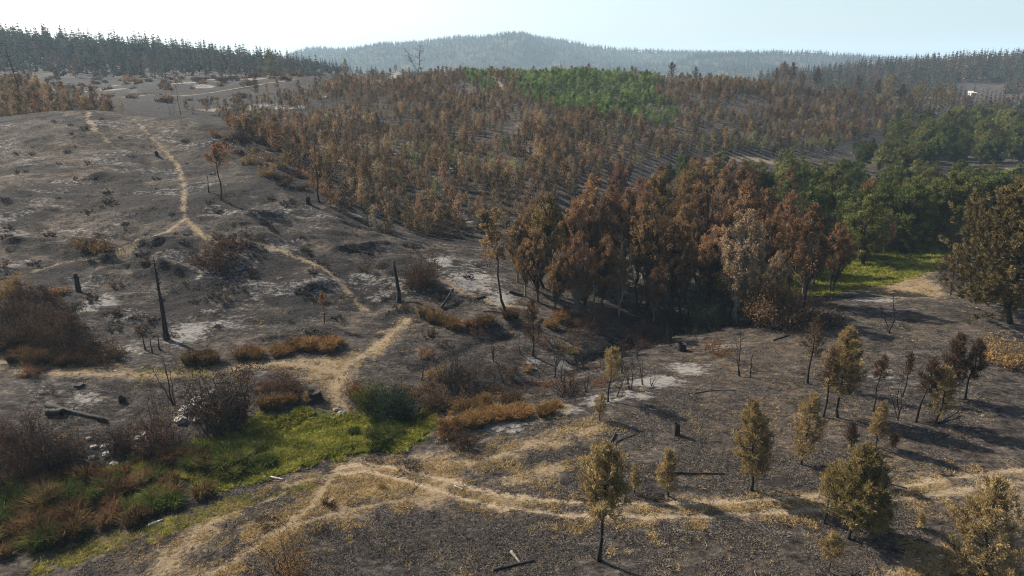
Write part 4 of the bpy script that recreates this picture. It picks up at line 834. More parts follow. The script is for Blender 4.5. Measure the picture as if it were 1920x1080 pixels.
# ------------------------------------------------------------------ taller trees on the plantation skyline
pin = gen_pine(15, 4.0, .28, 300, M_FARB, M_BARK, 1.0, (0, 0), .3, .75, 3, .22); pin2 = gen_pine(15, 3.2, .3, 301, M_PINED, M_BARK, .9, (.03, 0), .35, .7, 3, .2)
pin3 = gen_pine(15, 4.4, .2, 302, M_PINEG, M_BARK, 1.0, (0, 0), .3, .75, 2, .22)
stand("skyline_pine", [pin, pin2, pin3], [
    (1465, 338, 118, 0, "tallest of the dark brown trees on the right skyline", 28), (1482, 342, 119, 1, "dark brown tree right beside the tallest one on the skyline", 26), (1500, 345, 134, 0, "brown tree in the gap of the skyline clump", 24),
    (1527, 345, 130, 1, "narrow dark tree closing the skyline clump on the right", 26), (1452, 335, 128, 1, "slim tree at the left of the skyline clump", 16), (1605, 350, 145, 0, "brown round-headed tree on the right ridge", 36), (1662, 345, 140, 2, "dark spreading pine on the right ridge", 52),
    (1640, 352, 150, 1, "dark thin tree left of the spreading pine", 24), (1685, 340, 160, 1, "dark tree on the right flank of the spreading pine", 30), (1720, 345, 158, 2, "olive pine on the right slope", 34), (1752, 350, 158, 2, "broad olive-brown pine on the right slope", 44), (1700, 320, 178, 0, "brown tree low on the right slope", 40), (1780, 350, 168, 2, "green-brown tree above the green belt", 36),
    (1258, 335, 118, 0, "brown conifer alone on the skyline right of the green block", 26), (1302, 338, 126, 1, "dark scrubby tree on the skyline near the brown conifer", 24), (1000, 322, 124, 2, "tiny dark tree on the skyline above the green block", 14), (1040, 325, 126, 2, "small dark conifer at the green block's upper edge", 8), (1052, 325, 129, 2, "smallest dark conifer at the green block's upper edge", 8),
    (890, 318, 127, 2, "small dark green conifer left of the sandy track on the hilltop", 14), (900, 318, 131, 2, "green bushy tree left of the hilltop track", 16), (742, 330, 122, 2, "dark bush-like tree on the skyline right of the dead tree", 30), (650, 430, 112, 2, "dark conifer on the skyline left of the dead tree", 16), (510, 400, 96, 2, "dark lone tree beside the upper left track", 26),
    (790, 322, 128, 1, "dark low tree at the foot of the skyline dead tree", 20), (1350, 340, 147, 0, "small brown tree on the skyline among saplings", 16), (1760, 360, 172, 0, "brown tree behind the olive pines", 40), (1880, 330, 186, 0, "brown conifer above the far right green belt", 40), (1850, 340, 190, 0, "brown conifer left of the far right one", 30), (1810, 345, 180, 0, "brown tree above the green belt below the pale building", 34), (1560, 348, 158, 1, "dark low tree on the ridge between the clumps", 18), (1578, 350, 160, 0, "brown low tree on the ridge between the clumps", 18)], 15, 4.0)
# brown scatter on the right slope below the ridge
sp = [(1700 + (k * 37) % 225, 330 + (k * 53) % 120) for k in range(70)]
individuals("scorched_conifer", "brown scorched conifer on the far right slope above the green belt", "conifer", "scorched conifers on the right slope", [at_y(a, b) - np.array([0, 0, .2]) for a, b in sp], [.42 + .2 * ((k * 29) % 10) / 10 for k in range(70)], conb_v)

scr = [gen_bush(4.5, 2.2, 700 + k, M_BUSH if k < 2 else M_BUSHO, M_CHAR, 26, 10, .5)[1] for k in range(3)] + bro_v[:1]
rs = np.random.default_rng(4); ps = np.column_stack([rs.uniform(60, 570, 150), rs.uniform(255, 418, 150)])
individuals("valley_scrub", "dark burnt scrub bush in the upper left valley", "bush", "scrub bushes of the upper left valley", [at_y(*q) for q in ps if not 285 < q[1] < 312], .5 + .7 * rs.random(150), scr[:3])

shr = [gen_bush(1.6, .8, 720 + k, M_BUSH if k % 2 else M_STUB, M_CHAR, 14, 8, .2) for k in range(5)]; rs = np.random.default_rng(14)
LS = []
while len(LS) < 150:
    a_, b_ = rs.uniform(-10, 900), rs.uniform(225, 660)
    g_ = at_px(a_, b_)
    if g_[1] < 172 and float(sample(track_d, g_[0], g_[1])) > 1.5 and not inside(PLANT, np.array([a_]), np.array([b_]))[0]: LS.append(g_)
for k_, g_ in enumerate(LS):
    tree("burnt_shrub", "small blackened shrub remnant on the bare left hillside", "bush", g_, (("stems", shr[k_ % 5][0]), ("leaves", shr[k_ % 5][1])), "burnt shrub remnants on the left hillside", rs.random() * 6.28, .5 + .9 * rs.random())

fsc = [gen_bush(3.2, 2.0, 740 + k, M_BUSH if k % 3 else M_ALD, M_CHAR, 24, 14, .3) for k in range(4)]
for k_, (a_, b_) in enumerate([(430, 262), (455, 270), (480, 290), (505, 305), (530, 318), (555, 330), (445, 290), (470, 312), (500, 335), (535, 350), (565, 352), (590, 350), (610, 362), (420, 275), (520, 335), (630, 378), (580, 335), (490, 272), (515, 288), (540, 305), (565, 318), (590, 332), (650, 390), (405, 255)]):
    tree("burnt_scrub", "dark scrub bush on the knoll's shaded right flank beside the plantation", "bush", at_px(a_, b_), (("stems", fsc[k_ % 4][0]), ("leaves", fsc[k_ % 4][1])), "scrub on the knoll's right flank", k_ * 1.3, .8 + .5 * ((k_ * 7) % 10) / 10)

# ------------------------------------------------------------------ single scorched pines of the near clearing
def near_pine(px_, py_, pyt, wpx, pyb, fol, label, seed, dens=1., lean=0., shape=.5, name="scorched_pine", tm=M_CHAR, **kw):
    b = at_px(px_, py_); h = h_px(b, pyt); R = m_px(b, wpx) / 2; hb = h_px(b, pyb); cb = min(max(hb / h, .04), .85)
    r = random.Random(seed)
    tr, cr = gen_pine(h, R, cb, seed, fol, tm, dens * 1.15, (lean, r.uniform(-.03, .03)), shape, **{**dict(needle=.17 + .018 * h), **kw})
    return tree(name, label, "pine tree", b, (("trunk", tr), ("crown", cr)), "scorched pines of the near clearing", 0)
near_pine(1122, 1050, 838, 104, 958, M_PINE, "scorched pine with round olive-tan crown on a tall slim bent black trunk", 1, 1.5, .02, .35, bare=16, clump=23)
near_pine(1590, 1008, 842, 122, 972, M_PINEG, "broad dense egg-shaped pine with olive-green core and brown top", 2, 2.6, 0, .2, clump=26, bare=5)
near_pine(1838, 1088, 908, 150, 1078, M_PINE, "bushy tan pine cut by the lower right corner of the picture", 3, 1.7, 0, .25, bare=4, clump=26)
near_pine(1407, 921, 760, 74, 884, M_PINE, "upright tan pine with narrow top on a straight black trunk", 4, 1.5, 0, .25, bare=5, clump=21)
near_pine(1502, 872, 742, 58, 852, M_PINE, "slender sparse tan pine just right of the upright tan one", 5, 1.0, .04, .3, bare=10, clump=18)
near_pine(1571, 783, 624, 72, 738, M_PINE, "smooth egg-shaped tan pine in front of the shadowed ground", 6, 1.9, .04, .25, clump=23, bare=4)
near_pine(1641, 840, 756, 27, 815, M_PINE, "small narrow tan pine between the dark burnt ones and the track", 7, .8, .02, .3, clump=15, bare=2)
near_pine(1254, 931, 848, 36, 912, M_PINE, "small tan pine right of the bent-trunk pine by the track", 8, .8, -.02, .3, clump=17, bare=2)
near_pine(1190, 928, 880, 18, 915, M_PINE, "tiny tan pine sapling close to the bent-trunk pine", 9, .5, 0, .4, clump=12, bare=1)
near_pine(1514, 720, 596, 38, 668, M_PINED, "thin half-bare dark pine at the edge of the large shadow", 10, .55, .03, .4, clump=12, bare=10)
near_pine(1716, 790, 676, 40, 732, M_PINED, "burnt dark pine with forked stem in the right group", 11, .6, .04, .4, clump=15, bare=14)
near_pine(1754, 795, 694, 56, 770, M_PINE, "tan pine in front of the burnt dark group on the right", 12, .95, .05, .3, clump=18, bare=6)
near_pine(1770, 748, 628, 46, 722, M_PINED, "tallest dark brown pine of the burnt group on the right", 13, 1.2, 0, .25, clump=20, bare=4)
near_pine(1809, 748, 638, 32, 705, M_PINED, "narrow dark pine at the right end of the burnt group", 14, .8, 0, .3, clump=17, bare=6)
near_pine(1636, 772, 674, 26, 712, M_PINED, "leaning thin pine with small dark head left of the burnt group", 15, .45, .1, .4, clump=12, bare=6)
near_pine(1692, 742, 662, 13, 702, M_PINED, "pole-thin charred pine at the left of the burnt group", 16, .3, 0, .4, clump=10, bare=3)
near_pine(1596, 838, 796, 22, 828, M_PINED, "small brown pine shrub above the broad dense pine", 17, .5, 0, .3, clump=13, bare=2)
near_pine(1544, 980, 880, 30, 925, M_PINE, "thin tan pine half hidden behind the broad dense pine's left side", 18, .6, 0, .4, clump=17, bare=3)
near_pine(1646, 998, 928, 40, 985, M_PINEG, "small dark pine tucked against the broad dense pine's right side", 19, .7, 0, .3, clump=18, bare=2)
near_pine(1542, 783, 655, 26, 720, M_PINED, "sparse leaning dark pine just left of the smooth egg-shaped one", 20, .4, .05, .4, clump=12, bare=10)
near_pine(1552, 1070, 1005, 38, 1045, M_PINE, "small tan bushy sapling below the broad dense pine", 23, .5, 0, .4, clump=15, bare=8)
near_pine(1125, 788, 740, 22, 778, M_PINE, "small lone tan pine on the grey slope above the curved branch", 24, .5, 0, .3, clump=13, bare=2)
near_pine(1140, 752, 655, 38, 708, M_PINE, "orange-tan crown on thin bare stems at the creek bank", 25, .6, .0, .3, clump=18, bare=14)
near_pine(998, 668, 560, 36, 640, M_PINED, "dark ragged tree standing before the left end of the tall stand", 27, .7, 0, .3, clump=15, bare=12)
near_pine(1672, 842, 815, 16, 836, M_PINED, "tiny rust-brown shrub right of the small narrow tan pine", 28, .3, 0, .4, clump=12, bare=1)
near_pine(1722, 992, 962, 14, 985, M_PINE, "tiny tan seedling between the broad pine and the corner pine", 29, .25, 0, .4, clump=10, bare=1)
near_pine(1783, 552, 478, 72, 532, M_PINED, "small dark brown pine at the left foot of the big pine", 22, 1.0, -.1, .3, clump=18, bare=6)
near_pine(1892, 607, 352, 290, 572, M_PINEB, "biggest pine at the right edge with heavy spreading olive-brown boughs", 21, 5.6, .0, .12, "scorched_pine", M_CHAR, needle=.5, wid=.24, jit=.03, clump=42, bare=14, r0=.42)
near_pine(1850, 545, 395, 110, 545, M_GRND, "green tree showing behind the biggest pine", 31, 1.6, 0, .25, "green_pine", M_BARK, needle=.5, clump=18)

# ------------------------------------------------------------------ burnt snags and bare trees
def bare(px_, py_, pyt, label, seed, name="burnt_snag", y=None, tm=M_CHAR, **kw):
    b = at_px(px_, py_) if y is None else at_y(px_, y); h = h_px(b, pyt); a, c = gen_bare(h, seed, tm, **kw)
    return tree(name, label, "dead tree", b, (("trunk", a), ("scorched_leaves", c)))
bare(312, 636, 480, "tall black snag with broken top on the ashy slope at left", 1, r0=.3, nb=14, spread=.1, sub=2, up=.5, top_r=.1, wob=.015)
bare(272, 657, 622, "left of three short black spikes beside the tall snag", 2, r0=.09, nb=2, spread=.15, sub=0)
bare(286, 662, 632, "middle of three short black spikes beside the tall snag", 3, r0=.09, nb=3, spread=.2, sub=0)
bare(300, 656, 622, "right of three short black spikes beside the tall snag", 4, r0=.1, nb=2, spread=.12, sub=0)
bare(748, 563, 489, "short leaning black snag below the hillside track", 5, r0=.26, nb=2, spread=.06, sub=0, top_r=.55, lean=(-.08, 0))
bare(414, 376, 262, "thin burnt tree with rusty leaves on the knoll's right flank", 6, r0=.12, nb=12, spread=.28, sub=4, tuft=M_ALD, tuft_n=30, zmin=.45, leafsz=.35)
bare(393, 368, 318, "bare charred pole left of the rusty-leaved burnt tree", 7, r0=.1, nb=4, spread=.12, sub=1)
bare(598, 376, 262, "tall thin charred pole at the plantation's left edge", 8, r0=.14, nb=7, spread=.1, sub=1)
bare(916, 502, 448, "small bare burnt tree on the pale ash slope", 9, nb=12, spread=.38, sub=4, forks=2)
bare(38, 212, 82, "tall bare dead conifer at the far left edge", 10, r0=.2, nb=30, spread=.17, sub=2, y=205, up=.1, zmin=.25)
bare(785, 132, 78, "bare dead tree with spreading limbs on the middle skyline", 11, r0=.17, nb=30, spread=.34, sub=4, y=322, up=.3, zmin=.1, forks=2, wob=.09)
bare(1386, 706, 628, "small bare bushy tree on the tan bank", 12, nb=14, spread=.42, sub=4, forks=2)
bare(1407, 709, 662, "bare post-like stem right of the small bushy bare tree", 13, r0=.07, nb=1, spread=.06, sub=0, top_r=.6)
bare(1668, 626, 548, "forked bare dead tree on the shadowed clearing", 14, r0=.09, nb=5, spread=.3, sub=1, forks=2, lean=(-.35, 0))
bare(148, 548, 512, "dark burnt stump-like trunk on the left slope", 15, r0=.32, nb=3, spread=.12, sub=1, top_r=.8)
bare(325, 758, 672, "bare thin burnt tree left of the twiggy bush by the white rocks", 16, nb=10, spread=.3, sub=3, forks=3)
bare(1040, 700, 632, "bare burnt shrub tree at the creek head", 17, nb=10, spread=.36, sub=4, forks=3)
bare(1220, 722, 690, "small cluster of bare burnt stems on the ash bank", 18, nb=3, spread=.2, sub=1, forks=4)
bare(950, 590, 410, "leaning dark-stemmed tree with ragged brown leaves at the stand's left edge", 19, nb=18, spread=.24, sub=5, lean=(-.22, 0), tuft=M_ALD, tuft_n=34, zmin=.5, leafsz=.34, r0=.16)
bare(345, 216, 150, "thin brown burnt tree in the upper left valley", 20, nb=22, spread=.13, sub=3, tuft=M_ALD, tuft_n=5, y=200, r0=.1)
bare(333, 216, 158, "bare thin pole left of the thin brown valley tree", 21, nb=14, spread=.1, sub=1, y=198, r0=.08)
bare(322, 217, 172, "shorter bare pole in the upper left valley", 22, nb=10, spread=.1, sub=1, y=196, r0=.07)
bare(610, 612, 555, "little burnt tree with orange leaf tuft on the lower left slope", 23, nb=10, spread=.3, sub=3, tuft=M_BUSHO, tuft_n=10, r0=.06, zmin=.55)
bare(1503, 606, 430, "bare dark pole among the trees at the clearing's edge", 24, nb=12, spread=.14, sub=2, r0=.12)
bare(1160, 590, 440, "pale bare slim stem inside the creek stand", 25, nb=14, spread=.16, sub=2, r0=.1, tm=M_PALE, y=86)
bare(1110, 588, 450, "grey bare stem left of the stand's middle", 26, nb=12, spread=.18, sub=2, r0=.1, tm=M_BARK, y=84)
bare(1195, 590, 400, "grey bare tall tree mid stand with fine twigs", 27, nb=26, spread=.2, sub=5, r0=.15, tm=M_BARK, y=90, forks=2)
bare(1285, 590, 430, "dark bare tree with ascending limbs in the stand", 28, nb=18, spread=.24, sub=4, r0=.15, y=86, forks=3)
bare(1685, 790, 690, "bare thin stems left of the forked burnt pine", 29, nb=7, spread=.25, sub=2, forks=3, r0=.05)
STEM = [(540, 985, 930), (620, 1000, 960), (830, 985, 940), (815, 975, 950), (1330, 960, 925), (1290, 1000, 965), (1298, 998, 972), (1467, 985, 950), (1355, 985, 955), (880, 1012, 985), (700, 1030, 985), (728, 1020, 990), (760, 1040, 1000), (665, 1010, 970), (1060, 1010, 968), (1255, 1020, 985), (1680, 975, 940), (1330, 925, 900)]
for k, (a, b, c) in enumerate(STEM):
    bs = at_px(a, b); h = h_px(bs, c); m, _ = gen_bare(h, 400 + k, M_CHAR, r0=.02, nb=6, spread=.4, sub=2, forks=2 + k % 2, lean=(((k * 37) % 9 - 4) * .08, 0))
    obj("burnt_twig_shrub", m, None, tuple(bs), label="knee-high bare charred twig shrub on the blackened near ground", category="dead shrub", group="charred twig shrubs on the near ground")

# stumps and fallen logs
def log(pxa, pya, pxb, pyb, r0, r1, label, mat=M_CHAR, seed=0, lift=.0, wob=.03, twigs=3):
    a = at_px(pxa, pya); b = at_px(pxb, pyb); r = np.random.default_rng(seed + 70); c = Acc()
    o = (a + b) / 2; n = 8; p = bend(a - o, b - o, r, n, 0, wob); 
    for k in range(n): p[k, 2] = ground_z(p[k, 0] + o[0], p[k, 1] + o[1]) - o[2] + np.linspace(r0, r1, n)[k] * .8 + lift * k / n
    p = np.vstack([p[0] + (p[0] - p[1]) * .01, p]); rad = np.concatenate([[.01], np.linspace(r0, r1, n)])
    c.tube(p, rad, 8, 0, .5, .3, r)
    for k in range(twigs):
        q = p[2 + int(r.integers(n - 3))]; c.tube(bend(q, q + (rdir(r, 1)[0] * np.array([1, 1, .3]) + np.array([0, 0, .4])) * np.linalg.norm(b - a) * .16, r, 4), np.linspace(r1 * .6, .01, 4), 4, 0)
    obj("fallen_log", c.build("log", [mat]), None, tuple(o), label=label, category="log")
log(88, 762, 202, 797, .28, .16, "long charred log lying on the ashy left bank", seed=1)
log(1244, 888, 1358, 891, .12, .07, "straight black log lying below the upright tan pine", seed=2, twigs=1)
log(828, 580, 850, 556, .2, .14, "short black log propped on the slope right of the short snag", seed=3, lift=1.0)
log(925, 1068, 1002, 1052, .12, .08, "charred log lying at the bottom middle of the picture", seed=4)
log(958, 1035, 976, 1056, .12, .07, "grey broken branch beside the bottom middle log", M_PALE, 5)
log(1145, 832, 1165, 800, .07, .04, "curved grey branch on the slope by the small lone pine", M_BARK, 6, .3, .22)
log(1155, 832, 1215, 805, .06, .03, "thin charred branch beside the curved grey one", seed=7, wob=.08)
log(490, 892, 503, 903, .13, .1, "short bleached log at the green meadow's lower edge", M_DEAD, 8, twigs=0)
log(508, 898, 533, 902, .12, .06, "longer bleached log lying right of the short one", M_DEAD, 9, twigs=0)
log(512, 860, 513, 882, .06, .05, "thin bleached stick in the green meadow grass", M_DEAD, 10, .4, twigs=0)
log(280, 988, 305, 978, .14, .1, "pale log among the reeds' lower edge", M_DEAD, 11, twigs=0)
log(852, 912, 868, 918, .07, .05, "small white stick on the bend of the near track", M_DEAD, 12, twigs=0)
log(120, 780, 90, 778, .4, .34, "thick black log end on the left bank", seed=13, twigs=0)
log(1760, 795, 1795, 778, .09, .05, "black branch leaning at the foot of the burnt group", seed=14, lift=.3)
log(1760, 822, 1778, 815, .08, .07, "short pale stick on the ground right of the small narrow pine", M_BARK, 15, twigs=0)
log(905, 590, 940, 592, .12, .06, "thin grey log on the ash patch below the stand", M_BARK, 16)
log(890, 565, 910, 560, .16, .12, "black chunk of log on the pale ash patch", seed=17, twigs=0)
log(955, 552, 980, 556, .2, .14, "black log on the upper pale ash patch", seed=18, twigs=1)
log(1290, 738, 1380, 733, .05, .03, "thin dark pole on the bare near slope", seed=19, twigs=0)
log(1450, 640, 1480, 630, .1, .07, "dark branch lying on the bank left of the half-bare pine", seed=20)
log(640, 362, 690, 400, .2, .1, "fallen charred trunk on the upper slope by the plantation", seed=21)
log(640, 470, 700, 480, .12, .08, "dark log on the slope below the hillside track", seed=22)
log(1660, 905, 1700, 915, .06, .04, "thin stick beside the right-hand track", M_BARK, 23, twigs=0)
def stump(px_, py_, pyt, w, label, seed):
    b = at_px(px_, py_); h = h_px(b, pyt); R = m_px(b, w) / 2; r = np.random.default_rng(seed); a = Acc()
    n = 14; th = np.linspace(0, 2 * np.pi, n, endpoint=False); zs = [-.2, .0, .12 * h, .5 * h, .8 * h]; rr = [1.35, 1.15, .95, .85, .8]
    V = []; jag = h * (.86 + .3 * vnoise(th * 2 + seed, th * 0 + 3))
    for z, q in zip(zs, rr): V.append(np.stack([np.cos(th) * R * q * (1 + .12 * np.sin(3 * th + seed)), np.sin(th) * R * q * (1 + .12 * np.cos(2 * th)), np.full(n, z)], -1))
    V.append(np.stack([np.cos(th) * R * .72, np.sin(th) * R * .72, jag], -1)); V.append(np.stack([np.cos(th) * R * .3, np.sin(th) * R * .3, jag * .72], -1)); V.append(np.stack([np.cos(th) * .01, np.sin(th) * .01, np.full(n, h * .65)], -1))
    V = np.array(V); idx = np.arange(V.shape[0] * n).reshape(-1, n); nx_ = np.roll(idx, -1, 1)
    q = np.stack([idx[:-1], nx_[:-1], nx_[1:], idx[1:]], -1).reshape(-1, 4)
    obj("burnt_stump", mesh_from("stump", V.reshape(-1, 3), q, [M_CHAR]), None, tuple(b), label=label, category="stump")
stump(1268, 817, 795, 13, "black burnt stump standing alone on the near slope", 1)
stump(294, 292, 284, 7, "small black stump near the top of the bare knoll", 2)
stump(578, 380, 370, 10, "low burnt stump near the plantation's left edge", 3)
stump(1253, 640, 618, 14, "burnt stump in the dark hollow under the stand", 4)
stump(1278, 658, 645, 20, "charred root lump at the hollow's edge", 5)
stump(148, 726, 720, 22, "flat black stump on the ashy left bank", 6)
stump(230, 756, 744, 14, "dark root lump on the ashy left bank, right of the flat stump", 7)
stump(590, 750, 735, 30, "black burnt stump heap beside the creek crossing", 8)

# pale boulders on the creek's far bank
def rock(px_, py_, w, label, seed, mat=M_ROCK):
    b = at_px(px_, py_); R = m_px(b, w) / 2; r = np.random.default_rng(seed); nu, nv = 10, 6
    th = np.linspace(0, 2 * np.pi, nu, endpoint=False); ph = np.linspace(-.5, 1.5, nv)
    V = np.array([[[math.cos(t) * math.cos(p) * R * (1 + .5 * (r.random() - .5)), math.sin(t) * math.cos(p) * R * (.8 + .5 * (r.random() - .5)), math.sin(p) * R * .62 * (1 + .4 * (r.random() - .5))] for t in th] for p in ph])
    idx = np.arange(nu * nv).reshape(nv, nu); nx_ = np.roll(idx, -1, 1); q = np.stack([idx[:-1], nx_[:-1], nx_[1:], idx[1:]], -1).reshape(-1, 4)
    obj("boulder", mesh_from("boulder", V.reshape(-1, 3), q, [mat]), None, tuple(b), label=label, category="rock", group="pale boulders on the far creek bank")
ROCKS = [(355, 775, 34), (372, 790, 22), (340, 792, 26), (262, 822, 20), (276, 815, 16), (392, 742, 20), (370, 752, 24), (400, 735, 14), (168, 828, 12), (176, 840, 14), (172, 856, 12), (200, 850, 18), (212, 862, 16), (196, 838, 14), (330, 838, 16), (300, 845, 12), (250, 838, 14), (385, 765, 18), (240, 860, 14), (222, 872, 12), (318, 826, 12), (640, 772, 16), (630, 766, 12)]
for k, (a, b, w) in enumerate(ROCKS):
    rock(a, b, w, "pale boulder in the heap behind the twiggy bushes by the creek" if a > 235 and a < 500 else ("pale stone at the creek crossing" if a > 600 else "small white stone in the cluster at the meadow's left end"), k)

# ------------------------------------------------------------------ bushes
def bush(px_, py_, wpx, hpx, fol, label, seed, stems=60, leafn=9, leaf=.22, tm=M_BARK, dome=.8, name="scorched_bush", group=None):
    b = at_px(px_, py_); w = m_px(b, wpx); h = max(.3, h_px(b, py_ - hpx)); a, c = gen_bush(w, h, seed, fol, tm, stems, int(leafn * 1.5), leaf, dome)
    tree(name, label, "bush", b, (("stems", a), ("leaves", c)), group)
for k_, (a_, b_, w_, h_) in enumerate([(20, 560, 70, 46), (70, 575, 80, 40), (20, 605, 90, 50), (85, 615, 90, 52), (40, 645, 100, 58), (110, 648, 90, 60), (150, 668, 90, 44), (5, 650, 70, 52), (130, 625, 60, 40)]):
    bush(a_, b_, w_, h_, M_BUSH if k_ else M_BUSHO, ["orange-tipped bush at the upper left of the left slope thicket", "dark bush at the top of the left slope thicket", "dark bush at the thicket's left edge", "dark bush in the middle of the left slope thicket", "dark bush low in the thicket's front left", "tall dark bush in the thicket's front right", "low bush at the thicket's lower right tip", "dark bush at the frame edge low in the thicket", "dark bush on the thicket's right side"][k_], 800 + k_, 62, 9, .3)
bush(200, 672, 80, 40, M_BUSH, "low dark bush left of the three spikes", 4, 60, 9, .25)
for k_, (a_, b_, w_, h_) in enumerate([(12, 850, 80, 70), (55, 860, 80, 84), (20, 895, 90, 70), (75, 892, 70, 60)]):
    bush(a_, b_, w_, h_, M_BUSH, ["rust-brown bush at the left frame edge above the reeds", "tallest rust-brown bush near the left frame edge", "dark bush low at the left frame edge", "dark bush over the reed bed's upper edge"][k_], 820 + k_, 66, 10, .22)
bush(110, 870, 90, 100, M_BUSH, "twiggy brown bush right of the big rust-brown one", 6, 90, 6, .22)
bush(418, 800, 96, 108, M_BUSH, "tall twiggy bush with bare branches in the middle of the left bank", 7, 90, 16, .24, dome=.7)
bush(300, 845, 80, 92, M_BUSH, "reddish twiggy bush among the pale boulders", 8, 80, 9, .22)
bush(225, 846, 44, 74, M_BUSH, "narrow twiggy bush left of the reddish one", 9, 50, 7, .2)
bush(742, 778, 66, 80, M_GRND, "round dark green bush at the right end of the meadow", 10, 90, 14, .24)
bush(690, 760, 56, 40, M_REEDG, "bright green bush between the creek crossing and the round dark bush", 11, 60, 12, .2)
bush(790, 540, 66, 60, M_BUSH, "round dark brown bush right of the short leaning snag", 12, 80, 10, .28)
bush(850, 720, 110, 72, M_BUSH, "grey twiggy thicket behind the creek", 13, 110, 3, .2)
bush(670, 745, 40, 34, M_BUSHO, "rusty bush beside the path to the creek crossing", 14, 50, 10, .2)
bush(520, 735, 80, 38, M_BUSH, "low brown bush left of the path junction", 15, 70, 9, .2)
bush(410, 510, 90, 50, M_BUSH, "dark thicket below the track bend on the left hill", 16, 90, 9, .3)
bush(440, 470, 80, 30, M_BUSH, "dark low thicket at the track bend", 17, 70, 8, .3)
bush(175, 478, 66, 42, M_BUSHO, "orange-brown bush under the hillside bank", 18, 60, 9, .28)
bush(200, 480, 40, 26, M_BUSHO, "small orange bush right of the one under the bank", 19, 40, 9, .28)
bush(110, 555, 34, 26, M_BUSHO, "orange tuft bush at the upper right of the left thicket", 20, 40, 9, .25)
bush(1448, 606, 140, 110, M_ALD, "large orange-brown bush at the foot of the scorched trees", 21, 170, 16, .34)
bush(1550, 610, 60, 40, M_BUSH, "low dark bush at the edge of the large shadow", 22, 40, 6, .25)
bush(870, 840, 60, 50, M_BUSH, "twiggy grey-brown bush right of the meadow", 23, 60, 4, .2)
bush(843, 818, 54, 42, M_BUSHO, "tan bush at the meadow's right tip", 24, 60, 14, .2)
bush(815, 760, 50, 32, M_BUSH, "low brown bush on the far bank right of the round dark one", 25, 50, 10, .2)
bush(862, 762, 46, 36, M_BUSHO, "brown bush on the far bank above the golden grass", 26, 50, 10, .2)
bush(960, 752, 50, 40, M_BUSH, "rust-brown bush at the right end of the golden grass", 27, 50, 10, .2)
bush(910, 765, 40, 26, M_BUSHO, "golden-brown bush in the golden grass strip", 28, 40, 12, .2)
bush(1060, 740, 60, 46, M_BUSH, "twiggy dark bush on the creek bank below the stand", 29, 60, 3, .2)
bush(1340, 665, 70, 30, M_BUSHO, "low tan shrub on the bank below the stand", 30, 50, 6, .2)
bush(1880, 680, 90, 44, M_BUSHO, "tan straw-coloured shrub at the right edge below the big pine", 31, 90, 8, .25)
bush(550, 1090, 50, 80, M_BUSHO, "orange-brown shrub at the bottom edge", 32, 45, 16, .14, dome=.55)
bush(618, 950, 26, 28, M_BUSH, "small brown shrub beside the footpath", 33, 30, 6, .12)
bush(715, 918, 18, 22, M_BUSHO, "tiny shrub inside the track's bend", 34, 20, 6, .1)
bush(500, 985, 50, 24, M_BUSH, "low dark shrub left of the footpath", 35, 40, 5, .12)
bush(1100, 620, 110, 46, M_BUSH, "dark undergrowth bush under the left part of the stand", 36, 80, 6, .25)
bush(1210, 640, 130, 36, M_BUSH, "dark undergrowth bush in the black hollow", 37, 90, 6, .25)
bush(1330, 610, 100, 50, M_GRND, "dark green undergrowth bush behind the pale-trunked tree", 38, 80, 10, .3)
bush(1350, 540, 60, 40, M_GRN, "green bush in the gap of the stand's right half", 39, 60, 12, .3)
bush(1690, 472, 40, 30, M_GRN, "small bright green bush in the grassy hollow", 40, 40, 12, .28)
bush(1790, 470, 36, 50, M_PINED, "dark bush at the right end of the grassy hollow", 41, 40, 10, .3)
bush(600, 1000, 40, 20, M_BUSH, "low blackened shrub right of the footpath", 42, 30, 3, .12) 
bush(310, 870, 70, 34, M_BUSH, "dark scrub over the green meadow's left arm", 43, 60, 8, .2)
bush(720, 835, 80, 32, M_REEDG, "dark green rush clump in the meadow's right part", 44, 110, 10, .2)
bush(40, 900, 60, 22, M_REEDG, "bright green shrub in the shade of the big rust-brown bush", 45, 50, 12, .16)
bush(770, 880, 60, 26, M_BUSH, "low dark heap of twigs on the dry grass right of the meadow", 46, 60, 2, .14)
bush(700, 868, 60, 20, M_BUSH, "brushwood heap at the meadow's lower edge", 47, 60, 2, .14)

# twiggy burnt scrub and bare stems lining the creek up to the stand
cs = [gen_bush(2.6, 1.7, 850 + k, (M_BUSH, M_BUSHO, M_BUSH, M_BUSH)[k], M_BARK, 26, (4, 12, 7, 2)[k], .2) for k in range(4)]
ct = [gen_bare(4.0, 870 + k, M_CHAR, r0=.05, nb=7, spread=.28, sub=2, forks=2 + k % 2)[0] for k in range(3)]
CK = [(700, 742), (770, 742), (800, 735), (835, 750), (880, 735), (905, 742), (930, 728), (985, 735), (1005, 715), (1030, 725), (1070, 705), (1095, 690), (1120, 700), (990, 690), (955, 700), (920, 700), (880, 700), (820, 705), (1150, 672), (1180, 662), (1110, 660), (1065, 655), (1210, 652), (1240, 642), (1300, 632), (800, 665), (830, 650), (1085, 725), (1175, 690), (1130, 720), (1015, 745), (760, 660), (480, 740), (455, 715), (560, 742), (340, 700), (90, 745), (60, 700), (1020, 650), (940, 655)]
for k_, (a_, b_) in enumerate(CK):
    tree("creek_scrub", "twiggy scorched scrub bush lining the creek below the tall stand" if 690 < a_ else "low twiggy scorched bush beside the left path", "bush", at_px(a_, b_), (("stems", cs[k_ % 4][0]), ("leaves", cs[k_ % 4][1])), "scorched scrub along the creek" if 690 < a_ else "low scrub beside the left path", k_ * 2.1, .6 + .5 * ((k_ * 7) % 10) / 10)
